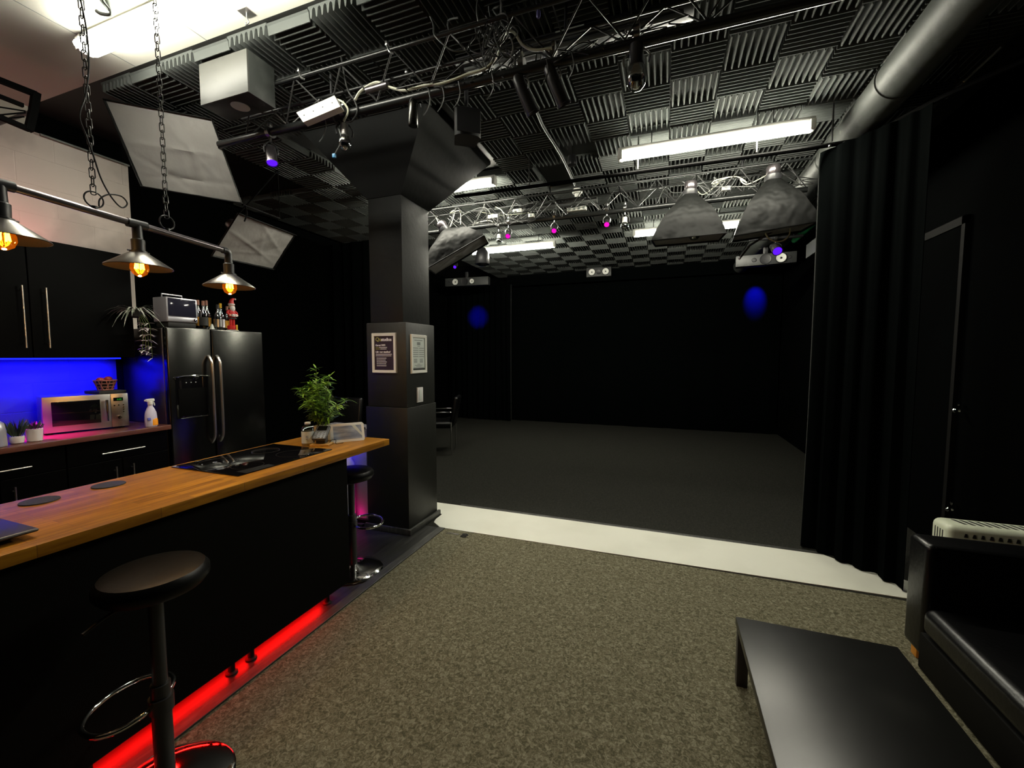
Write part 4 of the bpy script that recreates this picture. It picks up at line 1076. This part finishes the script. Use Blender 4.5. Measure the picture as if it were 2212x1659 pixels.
# santa figurine
c = ps(502, -3.99)
t = thing('christmas_figurine', 'red Father Christmas figurine with white beard on the fridge', 'figurine', c)
MB().box(c + V((-.028, -.045, 0)), c + V((.028, .045, .006)), .002).build('base', 'whitepl', t)
MB().lathe([(.030, .006), (.036, .012), (.036, .042), (.030, .048)], c + V((0, -.008, 0)), 22).build('red_drum', 'red', t)
MB().box(c + V((.0, .030, .008)), c + V((.016, .044, .058)), .003).build('yellow_parcel', 'yellow', t)
for s in (-1, 1): MB().tube([c + V((0, s * .014, .048)), c + V((0, s * .014, .118))], .0115, 10).build('leg', 'red', t)
MB().box(c + V((-.02, -.034, .112)), c + V((.024, .034, .124)), .004).build('belt', 'inkblack', t)
ell(MB(), c, [(.026, .122), (.032, .13), (.034, .17), (.028, .20), (.014, .212)], .8, 1.0).build('body', 'red', t)
for s in (-1, 1):
    MB().tube(catmull([c + V((0, s * .030, .192)), c + V((.004, s * .047, .17)), c + V((.020, s * .036, .148))], 4), .010, 10).build('arm', 'red', t)
    MB().sphere(c + V((.024, s * .036, .147)), .010, n=10).build('hand', 'skin', t)
    bl = MB().box(c + V((.026, s * .013 - .011, .134)), c + V((.046, s * .013 + .011, .158)), .002).build('number_block', 'whitepl', t)
    o = text('0', .018, 'red', t, (0, 0, 0), Matrix.Identity(3), 'digit')
    o.data.transform(Matrix.Translation(t.location)); o.data.transform(Matrix.Translation(c + V((.0464, s * .013 - .006, .139)) - V(t.location) - V(t.location) * 0) @ Matrix.Rotation(PI / 2, 4, 'Z') @ Matrix.Rotation(PI / 2, 4, 'X'))
    o.parent = bl; o.location = (0, 0, 0)
MB().sphere(c + V((0, 0, .235)), .026, n=18).build('head', 'skin', t)
MB().sphere(c + V((.014, 0, .215)), .024, sx=.8, sz=1.35, n=16).build('beard', 'beard', t)
MB().lathe([(.028, 0), (.030, .006), (.028, .012)], c + V((0, 0, .248)), 20).build('hat_band', 'beard', t)
MB().tube(catmull([c + V((0, 0, .256)), c + V((0, .002, .285)), c + V((0, .016, .305)), c + V((0, .036, .308))], 5), [.026 - .021 * i / 15 for i in range(16)], 12).build('hat', 'red', t)
MB().sphere(c + V((0, .040, .308)), .009, n=10).build('pompom', 'beard', t)
MB().sphere(c + V((.027, 0, .238)), .004, n=8).build('nose', 'skin', t)
for s in (-1, 1): MB().sphere(c + V((.0245, s * .009, .243)), .0028, n=8).build('eye', 'inkblack', t)

# trailing plant at the end of the wall cabinet
c = V((-4.09, 2.21, 1.87))
t = thing('hanging_plant', 'trailing plant with narrow grey green leaves beside the fridge top', 'plant', c)
MB().lathe([(.03, -.06), (.045, -.05), (.05, .0), (.046, .004)], c + V((0, -.0, 0)), 20).build('pot', 'rubber', t)
MB().tube([c + V((0, 0, -.03)), V((-4.198, 2.22, 1.83))], .006).build('wall_bracket', 'dmetal', t)
mb = MB(); rr = random.Random(11)
for i in range(46):
    a_ = rr.uniform(0, 2 * PI); s_ = rr.uniform(.5, 1.3)
    mb.leaf(c + V((math.cos(a_) * .02, math.sin(a_) * .02, 0)), (math.cos(a_) * s_, math.sin(a_) * s_, rr.uniform(.1, .9)), (0, 0, 1), rr.uniform(.12, .21), .013, rr.uniform(.5, 1.2))
mb.build('leaves', 'leafgrey', t)
mb = MB(); mp = MB()
for s_ in range(4):
    x, y_ = c.x + .03 + s_ * .008, c.y + .01 + s_ * .014
    pts = catmull([c + V((.02, 0, 0)), V((x + .02, y_, c.z - .10)), V((x + .015, y_ + .01, c.z - .24)), V((x + .02, y_ - .005 + .006 * s_, c.z - .33 - .02 * s_))], 6)
    mb.tube(pts, .0022, 5)
    for p_ in pts[6::2]:
        for k_ in range(3):
            a_ = rr.uniform(0, 2 * PI); mp.leaf(p_, (math.cos(a_), math.sin(a_), rr.uniform(-.6, .3)), (0, 0, 1), rr.uniform(.035, .058), .015, .2)
mb.build('trailing_stems', 'stem', t); mp.build('trailing_leaves', 'petal', t, label='pale trailing leaves')
# bracket of tubes at the top left
t = thing('tube_bracket', 'black square tube bracket high on the left above the wall cabinets', 'bracket', at(70, 225, x=-3.9))
bx = lambda px, py: at(px, py, x=-3.9)
mb = MB(); mb.tube([bx(-60, 150), bx(78, 204)], .022, 4); mb.tube([bx(-60, 185), bx(50, 228)], .016, 4); mb.tube([bx(-60, 228), bx(64, 280)], .020, 4)
mb.build('rails', 'deepblack', t, smooth=False)
MB().tube([bx(78, 200), bx(72, 240), bx(62, 282)], .026, 4).build('end_post', 'deepblack', t, smooth=False)
mb = MB(); mb.tube([bx(-40, 225), bx(55, 240)], .005, 6); mb.tube([bx(-40, 252), bx(55, 243)], .005, 6); mb.tube([bx(-40, 262), bx(52, 252)], .005, 6); mb.build('tie_rods', 'deepblack', t)
MB().tube([bx(72, 240), bx(72, 240) + V((-.66, 0, 0))], .012, 8).build('wall_arm', 'dmetal', t)

# ================================================================ hanging lamp
LX = -2.11
t = thing('hanging_bar_lamp', 'long pipe lamp with three metal shades hanging on chains over the bar', 'lamp', (LX, 1.15, 2.05))
def pz(y_): return 2.075 - (y_ - .78) * .055
MB().tube([(LX, .30, pz(.30)), (LX, 1.535, pz(1.535))], .0135, 14).build('pipe', 'pipe', t)
LY = (.775, 1.166, 1.560)
for i, y_ in enumerate(LY):
    z = pz(y_)
    mb = MB()
    if i < 2:
        mb.tube([(LX, y_ - .035, z), (LX, y_ + .035, z)], .018, 14)
        mb.tube([(LX, y_, z), (LX, y_, z - .035)], .017, 14)
    else:
        mb.tube(catmull([(LX, y_ - .03, z), (LX, y_ - .012, z - .001), (LX, y_, z - .014), (LX, y_, z - .035)], 4), .0165, 14)
    mb.build('pipe_fitting', 'dmetal', t)
    dz = -.012 if i == 2 else 0
    MB().lathe([(.014, -.12), (.030, -.118), (.030, -.112), (.023, -.110), (.024, -.065), (.018, -.06), (.017, -.03)], (LX, y_, z), 20).build('socket', 'dmetal', t)
    sh = MB()
    prof = [(.026, -.116), (.040, -.124), (.113, -.176), (.115, -.180)]
    inn = [(.112, -.181), (.039, -.128), (.024, -.120)]
    sh.lathe(prof, (LX, y_, z), 40, caps=False); so = sh.build('shade', 'shade', t, label='brushed metal cone shade')
    MB().lathe(inn, (LX, y_, z), 40, caps=False).build('shade_lining', 'shadein', so)
    for s in (-1, 1): MB().tube([(LX, y_ + s * .026, z - .114), (LX, y_ + s * .040, z - .114)], .0035, 8).build('thumb_screw', 'galv', so)
    bz = z - .125
    MB().lathe([(.012, .01), (.014, 0), (.022, -.022), (.031, -.045), (.032, -.062), (.024, -.082), (.008, -.093), (.001, -.094)], (LX, y_, bz), 22).build('bulb', 'amber', t)
    fm = MB()
    for k_ in range(6):
        a_ = k_ * PI / 3; fm.tube([(LX + .010 * math.cos(a_), y_ + .010 * math.sin(a_), bz - .02), (LX + .015 * math.cos(a_ + .3), y_ + .015 * math.sin(a_ + .3), bz - .062)], .0030, 6)
    fm.build('filament', 'filament', t)
    l = bpy.data.lights.new('bulb_light', 'POINT'); l.energy = 5; l.color = (1, .55, .16); l.shadow_soft_size = .012
    lo_ = bpy.data.objects.new('bulb_light', l); COL.objects.link(lo_); lo_.location = (LX, y_, bz - .104)
def chain(y_, z0, z1):
    mb = MB(); z = z0; k_ = 0
    while z < z1:
        pts = []
        for i in range(14):
            a_ = 2 * PI * i / 14; u, v = .0075 * math.cos(a_), (.013 if math.sin(a_) > 0 else -.013) + .0075 * math.sin(a_)
            pts.append((LX + (u if k_ % 2 else u * .45), y_ + (0 if k_ % 2 else u), z + v))
        mb.tube(pts, .0021, 5, closed=True); z += .031; k_ += 1
    return mb
for y_ in (1.026, 1.282):
    chain(y_, pz(y_) + .085, CZ - .02).build('chain', 'chain', t)
    zc = pz(y_) + .035
    mb = MB(); mb.tube([(LX, y_ + .030 * math.cos(a_), zc + .012 + .030 * math.sin(a_)) for a_ in [i * PI / 12 for i in range(24)]], .0028, 8, closed=True); mb.build('ring', 'dmetal', t)
    MB().tube([(LX, y_, pz(y_)), (LX, y_, pz(y_) + .022)], .010, 12).build('collar', 'dmetal', t)
lq = lambda px, py: at(px, py, x=LX + .012)
MB().tube(catmull([lq(172, -10), lq(186, 60), lq(192, 130), lq(186, 200), lq(172, 250), lq(185, 290), lq(203, 340), lq(218, 385), lq(240, 425), lq(262, 448), lq(275, 440), lq(262, 424), lq(235, 420), lq(216, 430), lq(214, 446)], 6), .0028, 7).build('flex', 'cable', t)

# ================================================================ BAR
t = thing('bar_counter', 'long black bar unit under the wooden counter top', 'bar', (-2.1, .8, 0))
MB().box((-2.37, -.6, .085), (-1.85, 2.04, .875), .001).build('carcass', 'panel', t, smooth=False)
MB().box((-1.85, -.6, .088), (-1.83, 2.052, .878), .002).build('front_panel', 'panel', t, smooth=False)
MB().box((-2.37, 2.04, .085), (-1.85, 2.052, .875), .001).build('end_panel', 'panel', t, smooth=False)
for y_ in (-.4, .22, .80, 1.33, 1.43, 1.93):
    MB().lathe([(.026, 0), (.026, .006), (.015, .012), (.015, .087)], (-1.90, y_, -.002), 16).build('foot', 'rubber', t)
    MB().lathe([(.026, 0), (.026, .006), (.015, .012), (.015, .087)], (-2.30, y_, -.002), 16).build('foot', 'rubber', t)
MB().box((-1.99, -.5, .073), (-1.95, 1.95, .084), .001).build('led_strip', mat('lit_red_led', (.8, .02, .02), .4, emit=((1, .01, .01), 1.2)), t)
tag(MB().box((-2.435, -.6, .8785), (-1.80, 2.44, .92), .003).build('counter_top', 'wood'), 'long orange brown wooden block counter top of the bar', 'counter top')
# induction hob
t = thing('induction_hob', 'black glass hob set in the wooden counter top', 'hob', (-2.16, 1.72, .92))
MB().box((-2.40, 1.415, .9202), (-1.915, 2.025, .9255), .002).build('glass', 'hob', t)
for (x, y_, r_) in ((-2.27, 1.57, .09), (-2.05, 1.57, .075), (-2.27, 1.86, .075), (-2.05, 1.86, .09)):
    MB().tube([(x + r_ * math.cos(a_), y_ + r_ * math.sin(a_), .9255) for a_ in [i * PI / 20 for i in range(40)]], .0005, 4, closed=True).build('zone_ring', 'hobmark', t)
for (x, y_, lab) in ((-2.335, .90, 'round dark disc on the counter top, nearer the left edge'), (-2.335, 1.122, 'round dark disc on the counter top, nearer the hob')):
    tag(MB().lathe([(.056, 0), (.058, .001), (.057, .004), (.001, .0045)], (x, y_, .9202), 36).build('coaster', 'disc'), lab, 'coaster')
# tray at the left edge
t = thing('serving_tray', 'black tray on the counter at the left edge of the picture', 'tray', (-2.0, .55, .92))
MB().box((-2.12, .40, .938), (-1.875, .718, .950), .006, 3).build('tray', 'dmetal', t)
MB().box((-2.08, .43, .9202), (-1.93, .68, .939), .003).build('base', 'rubber', t)
# soap bottle
c = V((-2.168, 2.085, .9202))
t = thing('soap_bottle', 'clear bottle with a large white label at the back corner of the hob', 'bottle', c)
MB().lathe([(.036, 0), (.038, .004), (.038, .105), (.034, .122), (.02, .13), (.018, .14)], c, 28).build('glass', 'bottleclear', t)
MB().lathe([(.0388, .018), (.0388, .094)], c, 28, caps=False).build('label', 'paper', t)
MB().lathe([(.018, .138), (.018, .150), (.012, .152)], c, 18).build('cap', 'potw', t)
mb = MB()
for z in (.045, .058, .066): mb.box(c + V((.0385 * .5 - .012, -.0385 * .90, z)), c + V((.0385 * .5 + .012, -.0385 * .84, z + .003)))
mb.build('label_print', 'ink', t)
# oak tray with card reader
c = V((-2.09, 2.12, .9202)); RZ = math.radians(22)
t = thing('card_reader', 'dark card payment terminal tilted on a small stand', 'card reader', c + V((0, 0, .013)), RZ)
def lo2(mb, name, m_, parent=None, label=None): 
    o = mb.build(name, m_, None, label=label); o.parent = parent or t; return o
lo2(MB().box((-.03, -.02, 0), (.03, .03, .055), .004), 'stand', 'darkpl')
RR = Matrix.Rotation(math.radians(38), 3, 'X')
hd = lo2(MB().box((-.045, -.06, .055), (.045, .06, .075), .008, 3, RR), 'terminal', 'darkpl')
for i in range(3):
    for j in range(4):
        cc = RR @ V((-.022 + i * .022, -.045 + j * .014, .0115)) + V((0, 0, .065))
        lo2(MB().box(cc - V((.004, .002, .001)), cc + V((.004, .002, .001)), 0, R=RR), 'key', 'keyprint', hd)
cc = RR @ V((0, .032, .0112)) + V((0, 0, .065)); lo2(MB().box(cc - V((.03, .018, .001)), cc + V((.03, .018, .001)), 0, R=RR), 'screen', 'hob', hd)
t = thing('wooden_tray', 'small light oak tray beside the tablet', 'tray', c, RZ)
mb = MB(); mb.box((-.06, -.045, 0), (.06, .045, .012), .002); o = mb.build('board', 'oak', None); o.parent = t
# plant in cream pot
c = V((-2.205, 2.255, .9202))
t = thing('bamboo_plant', 'bushy green bamboo plant in a cream pot on the counter', 'plant', c)
MB().lathe([(.050, 0), (.056, .004), (.062, .095), (.064, .10)], c, 8).build('pot', 'potc', t, smooth=False)
MB().lathe([(.058, .088), (.001, .09)], c, 16).build('soil', 'soil', t)
ms, ml = MB(), MB(); rr = random.Random(5)
for s_ in range(17):
    a_ = rr.uniform(0, 2 * PI); lean = rr.uniform(.1, .95); h_ = .40 - lean * .22 + rr.uniform(-.03, .0)
    if s_ == 0: lean, h_ = .02, .41
    b0 = c + V((math.cos(a_) * .03, math.sin(a_) * .03, .085)); sp = lean * .17
    pts = catmull([b0, b0 + V((math.cos(a_) * sp * .35, math.sin(a_) * sp * .35, h_ * .5)), b0 + V((math.cos(a_) * sp, math.sin(a_) * sp, h_))], 7)
    ms.tube(pts, .0022, 5)
    for i_, p_ in enumerate(pts[4:]):
        for k_ in range(4 if p_ is not pts[-1] else 7):
            b_ = rr.uniform(0, 2 * PI)
            ml.leaf(p_, (math.cos(b_), math.sin(b_), rr.uniform(-.15, .75)), (0, 0, 1), rr.uniform(.05, .085), rr.uniform(.010, .015), rr.uniform(.05, .5))
ms.build('stems', 'stem', t); ml.build('leaves', 'leaf', t)
# tablet
bl, br = V((-2.075, 2.185, .9205)), V((-1.935, 2.350, .9205))
u = (br - bl).normalized(); nn = V((u.y, -u.x, 0)); upv = (V((0, 0, 1)) - nn * .42).normalized()
t = thing('tablet', 'white framed tablet leaning at the end of the counter top', 'tablet', (bl + br) / 2)
Wt, Ht = (br - bl).length, .128
def tq(a_, b_, n_): return bl + u * (a_ * Wt) + upv * (b_ * Ht) + nn * n_
mb = MB(); pr = []
rc = .07
for (cx_, cy_, a0) in ((1 - rc, 1 - rc * 1.6, 0), (rc, 1 - rc * 1.6, 90), (rc, rc * 1.6, 180), (1 - rc, rc * 1.6, 270)):
    for i in range(5):
        a_ = math.radians(a0 + i * 22.5); pr.append((cx_ + rc * math.cos(a_), cy_ + rc * 1.6 * math.sin(a_)))
f0 = [mb.bm.verts.new(tq(a_, b_, .006)) for a_, b_ in pr]; f1 = [mb.bm.verts.new(tq(a_, b_, -.004)) for a_, b_ in pr]
mb.skin(f0, f1); mb.bm.faces.new(f0); mb.bm.faces.new(f1[::-1]); mb.build('frame', 'whitepl', t)
MB().slab([tq(.08, .14, .0065), tq(.92, .14, .0065), tq(.92, .88, .0065), tq(.08, .88, .0065)], .0005).build('screen', 'screen', t, smooth=False)
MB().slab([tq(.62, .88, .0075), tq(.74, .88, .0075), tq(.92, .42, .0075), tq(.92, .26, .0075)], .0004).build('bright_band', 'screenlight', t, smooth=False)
MB().slab([tq(.3, .02, -.006), tq(.7, .02, -.006), tq(.7, .02, -.05), tq(.3, .6, -.006)], .004).build('rest', 'whitepl', t, smooth=False)
t = thing('plug_cable', 'small black coiled lead between the card reader and the tablet', 'cable', (-2.04, 2.17, .93))
MB().tube(catmull([(-2.06, 2.15, .9225), (-2.05, 2.16, .945), (-2.03, 2.18, .947), (-2.02, 2.17, .9225), (-2.0, 2.215, .9225)], 5), .002, 6).build('lead', 'cable', t)

# bar stools
def stool(c, rz, label, seat_z=.765, group=None):
    t = thing('bar_stool', label, 'stool', c, rz, group)
    def L(mb, name, m_, lab=None):
        o = mb.build(name, m_, None, label=lab); o.parent = t; return o
    L(MB().lathe([(.195, 0), (.200, .004), (.19, .012), (.12, .028), (.05, .036), (.03, .05)], (0, 0, 0), 48), 'base', 'chrome')
    L(MB().tube([(0, 0, .04), (0, 0, .40)], .028, 24), 'column', 'dmetal')
    L(MB().tube([(0, 0, .38), (0, 0, seat_z - .085)], .021, 20), 'piston', 'dmetal')
    L(MB().lathe([(.03, seat_z - .10), (.08, seat_z - .085), (.115, seat_z - .07), (.11, seat_z - .066)], (0, 0, 0), 28), 'seat_plate', 'dmetal')
    L(MB().lathe([(.10, seat_z - .068), (.138, seat_z - .064), (.152, seat_z - .045), (.152, seat_z - .025), (.138, seat_z - .006), (.11, seat_z), (.001, seat_z + .002)], (0, 0, 0), 48), 'seat', 'seatleather', 'round black leather seat')
    mb = MB(); z = .33
    pts = [(.02, 0, z), (.02, .06, z), (.05, .125, z), (.11, .155, z), (.19, .13, z), (.235, .06, z), (.245, 0, z), (.235, -.06, z), (.19, -.13, z), (.11, -.155, z), (.05, -.125, z), (.02, -.06, z), (.02, 0, z)]
    pts = [(a * .84, b * .84, c) for a, b, c in pts]
    mb.tube(catmull(pts, 4), .0085, 10); L(mb, 'foot_ring', 'chrome')
    L(MB().tube([(0, 0, z - .025), (0, 0, z + .025)], .035, 20), 'ring_collar', 'dmetal')
    L(MB().tube(catmull([(.03, .03, seat_z - .09), (.06, .10, seat_z - .10), (.07, .17, seat_z - .115)], 4), .005, 8), 'gas_lever', 'rubber')
    return t
stool((-1.575, .86, 0), math.radians(200), 'black round bar stool in the foreground in front of the bar', .80)
stool((-2.02, 2.30, 0), math.radians(50), 'black round bar stool tucked under the far end of the counter', .72)
# lit cabinet behind the counter end
t = thing('storage_cabinet', 'pale glossy cabinet lit blue and purple between the counter end and pillar', 'cabinet', (-2.72, 3.08, 0))
MB().box((-2.98, 3.00, .03), (-2.44, 3.20, .86), .004).build('carcass', 'panelw', t)
MB().box((-2.975, 2.985, .05), (-2.445, 3.0, .85), .003).build('door', 'panelw', t)
MB().box((-2.96, 3.01, -.001), (-2.46, 3.18, .03)).build('plinth', 'rubber', t)
MB().box((-2.90, 2.925, .862), (-2.46, 3.0, .875), .002).build('led_rail', 'rubber', t)
MB().box((-2.90, 2.925, .0), (-2.46, 2.955, .025), .002).build('led_rail', 'rubber', t)
c = at(750, 1012, y=2.90)
t = thing('wall_socket', 'white bottle top showing behind the rear bar stool', 'bottle', V((c.x, 2.93, 0)))
MB().lathe([(.038, 0), (.04, .005), (.04, .56), (.02, .60), (.018, .66), (.015, .67)], (c.x, 2.93, .0), 20).build('body', 'potw', t)
t.name = 'plastic_bottle'; t['label'] = 'tall white plastic bottle standing behind the rear bar stool'; t['category'] = 'bottle'

# ================================================================ pillar fittings
def frame_on(root, o, u, w_, wd, ht, n_, sheet):
    """snap frame: o lower left corner, u right, w_ up, n_ outward"""
    o, u, w_, n_ = V(o), V(u), V(w_), V(n_)
    mb = MB(); e = .026; d = .014
    P4 = [(0, 0), (wd, 0), (wd, ht), (0, ht)]; Q4 = [(e, e), (wd - e, e), (wd - e, ht - e), (e, ht - e)]
    f = lambda a, b, z: mb.bm.verts.new(o + u * a + w_ * b + n_ * z)
    out0 = [f(a, b, 0) for a, b in P4]; out1 = [f(a + (.004 if a == 0 else -.004), b + (.004 if b == 0 else -.004), d) for a, b in P4]
    in1 = [f(a, b, d * .8) for a, b in Q4]; in0 = [f(a, b, .004) for a, b in Q4]
    mb.skin(out0, out1); mb.skin(out1, in1); mb.skin(in1, in0)
    mb.build('frame', 'frame', root, smooth=False)
    mb = MB(); mb.slab([o + u * (e - .002) + w_ * (e - .002) + n_ * .0015, o + u * (wd - e + .002) + w_ * (e - .002) + n_ * .0015, o + u * (wd - e + .002) + w_ * (ht - e + .002) + n_ * .0015, o + u * (e - .002) + w_ * (ht - e + .002) + n_ * .0015], .002 if True else 0)
    return mb.build('sheet', sheet, root, smooth=False)
def bars(root, o, u, w_, n_, rows, m_, name='print_lines'):
    o, u, w_, n_ = V(o), V(u), V(w_), V(n_); mb = MB()
    for (a, b, L_, h_) in rows:
        p0 = o + u * a + w_ * b + n_ * .0042
        mb.slab([p0, p0 + u * L_, p0 + u * L_ + w_ * h_, p0 + w_ * h_], .0003)
    return mb.build(name, m_, root, smooth=False)
rotF = Matrix.Rotation(PI / 2, 3, 'X')                       # faces -Y
rotR = Matrix.Rotation(PI / 2, 3, 'Z') @ Matrix.Rotation(PI / 2, 3, 'X')   # faces +X
o = V((-2.325, 2.9445, 1.355))
t = thing('framed_notice', 'white framed dark purple notice on the front of the pillar', 'notice', o)
frame_on(t, o, (1, 0, 0), (0, 0, 1), .243, .335, (0, -1, 0), 'paperdark')
yf = o.y - .0045
text('Qu', .044, 'inkgreen', t, (o.x + .036, yf, o.z + .268), rotF, bold=.0006)
text('studios', .036, 'inkwhite', t, (o.x + .092, yf, o.z + .268), rotF, bold=.0010)
text('Guest WiFi', .021, 'inkwhite', t, (o.x + .036, yf, o.z + .226), rotF, bold=.0006)
text('Like our studios?', .0215, 'inkwhite', t, (o.x + .036, yf, o.z + .170), rotF, bold=.0006)
bars(t, o, (1, 0, 0), (0, 0, 1), (0, -1, 0), [(.036, .212, .030, .005), (.036, .199, .045, .005)], 'inkgreen')
bars(t, o, (1, 0, 0), (0, 0, 1), (0, -1, 0), [(.070, .212, .08, .005), (.084, .199, .06, .005), (.036, .155, .16, .005), (.036, .142, .155, .0045)] + [(.044, .122 - i * .016, .008, .007) for i in range(5)] + [(.056, .123 - i * .016, (.085, .078, .088, .082, .084)[i], .005) for i in range(5)], 'inkwhite')
o = V((-1.9915, 3.0, 1.35))
t = thing('framed_notice', 'white framed white notice on the right side of the pillar', 'notice', o)
frame_on(t, o, (0, 1, 0), (0, 0, 1), .245, .33, (1, 0, 0), 'paper')
bars(t, o, (0, 1, 0), (0, 0, 1), (1, 0, 0), [(.06, .278, .125, .006), (.10, .24, .05, .026), (.105, .228, .04, .004)] + [(x_, .212 - i * .018, .08, .006) for i in range(5) for x_ in (.038, .128)] + [(x_ + .01, .118 - i * .009, .05, .005) for i in range(4) for x_ in (.038, .128)] + [(.10, .076, .045, .004), (.062, .066, .12, .004), (.08, .057, .085, .004), (.04, .048, .165, .004)], 'ink')
bars(t, o, (0, 1, 0), (0, 0, 1), (1, 0, 0), [(.03, .028, .185, .016)], 'inkblack', 'footer_bar')
t = thing('wall_switch', 'white rectangular wall switch below the notice on the pillar', 'switch', (-1.985, 3.125, 1.165))
MB().box((-1.992, 3.083, 1.10), (-1.978, 3.170, 1.228), .003).build('plate', 'potw', t)
MB().box((-1.978, 3.108, 1.118), (-1.9755, 3.145, 1.208), .001).build('rocker', 'paper', t)
# scissors
a = at(1012, 1158, z=.004); b = at(965, 1150, z=.004)
t = thing('scissors', 'open pair of scissors lying on the carpet near the pillar', 'scissors', (a + b) / 2)
d = (b - a).normalized(); s_ = V((-d.y, d.x, 0)); mid = a.lerp(b, .42)
for s in (-1, 1):
    MB().slab([mid, mid + d * .01 + s_ * .008 * s, b + s_ * s * .012, mid + d * .02 - s_ * s * .003], .002).build('blade', 'handle', t, smooth=False)
    cc = a.lerp(mid, .45) + s_ * (s * .018); MB().tube([cc + d * (.026 * math.cos(q_)) + s_ * (.013 * math.sin(q_)) for q_ in [i * PI / 8 for i in range(16)]], .0035, 6, closed=True).build('handle_loop', 'dmetal', t)
# chairs in the dark
def lchair(c, rz, label, h=.95, chromy=False):
    t = thing('leather_chair', label, 'chair', c, rz)
    def L(mb, name, m_): o = mb.build(name, m_, None); o.parent = t; return o
    L(MB().box((-.24, -.24, .40), (.24, .24, .50), .035, 3), 'seat', 'leather')
    Rb = Matrix.Rotation(math.radians(-10), 3, 'X')
    L(MB().box((-.23, .22, .46), (.23, .29, h), .03, 3, Rb), 'backrest', 'leather')
    for s in (-1, 1):
        L(MB().tube([(s * .25, -.22, .0), (s * .25, -.22, .62), (s * .25, -.19, .65), (s * .25, .22, .65)], .012, 10), 'arm_frame', 'chrome')
        L(MB().tube([(s * .25, .22, 0), (s * .25, .22, .5)], .012, 10), 'leg', 'chrome')
    return t
lchair((-3.72, 3.95, 0), math.radians(10), 'black leather chair behind the bamboo plant', .98)
lchair((-3.02, 4.25, 0), math.radians(-10), 'black leather chair half hidden behind the left side of the pillar', .99)
lchair((-3.30, 5.75, 0), math.radians(-70), 'dark chair with chrome arms right of the pillar, beyond the stage opening', .88)

# ================================================================ right side: table, sofa, heater
t = thing('coffee_table', 'low square black coffee table in the right foreground', 'table', (.63, 1.5, 0))
MB().box((.333, .93, .265), (.930, 2.105, .30), .003).build('top', 'tabletop', t)
mb = MB()
for (x, y_) in ((.338, 2.055), (.88, 2.055), (.338, .935), (.88, .935)):
    MB().box((x, y_, 0), (x + .045, y_ + .045, .266), .002).build('leg', 'dmetal', t)
t = thing('leather_sofa', 'black leather sofa with a square arm at the right edge', 'sofa', (1.55, 1.6, 0))
MB().box((1.178, .4, .004), (1.98, 2.49, .18), .01).build('base', 'panel', t)
MB().box((1.19, 2.49, .045), (1.98, 2.66, .605), .028, 4).build('arm', 'leather', t)
MB().tube([(1.192 + .03, 2.495, .595), (1.96, 2.495, .595)], .005, 6).build('arm_piping', 'leather', t)
cu = MB(); cu.box((1.175, 1.46, .18), (1.82, 2.484, .315), .045, 5); cu.build('seat_cushion', 'leather', t)
cu = MB(); cu.box((1.175, .42, .18), (1.82, 1.45, .315), .045, 5); cu.build('seat_cushion', 'leather', t)
MB().box((1.80, .42, .18), (1.98, 2.485, .58), .04, 4).build('backrest', 'leather', t)
for (x, y_) in ((1.205, 2.56), (1.90, 2.56)):
    MB().box((x, y_, 0), (x + .05, y_ + .05, .06), .004).build('foot', 'orangewood', t, label='orange wooden foot')
# heater
t = thing('convector_heater', 'cream slotted convector heater behind the sofa arm', 'heater', (1.7, 2.92, 0))
mb = MB(); mb.box((1.435, 2.84, .06), (2.04, 3.0, .60), .035, 4); mb.build('case', 'creampl', t)
for i in range(16):
    x = 1.50 + i * .034
    MB().slab([(x, 2.955, .6012), (x + .015, 2.955, .6012), (x + .037, 2.885, .6012), (x + .022, 2.885, .6012)], .0008).build('vent_slot', 'darkpl', t, smooth=False)
    MB().slab([(x, 2.8385, .545), (x + .016, 2.8385, .545), (x + .012, 2.8385, .565), (x + .004, 2.8385, .565)], .0008).build('vent_slot', 'darkpl', t, smooth=False)
for i in range(4): MB().slab([(1.434, 2.88 + i * .022, .50), (1.434, 2.888 + i * .022, .50), (1.434, 2.888 + i * .022, .56), (1.434, 2.88 + i * .022, .56)], .0008).build('vent_slot', 'darkpl', t, smooth=False)
for x in (1.5, 1.95): MB().box((x - .02, 2.82, 0), (x + .02, 3.02, .065), .006).build('foot', 'darkpl', t)
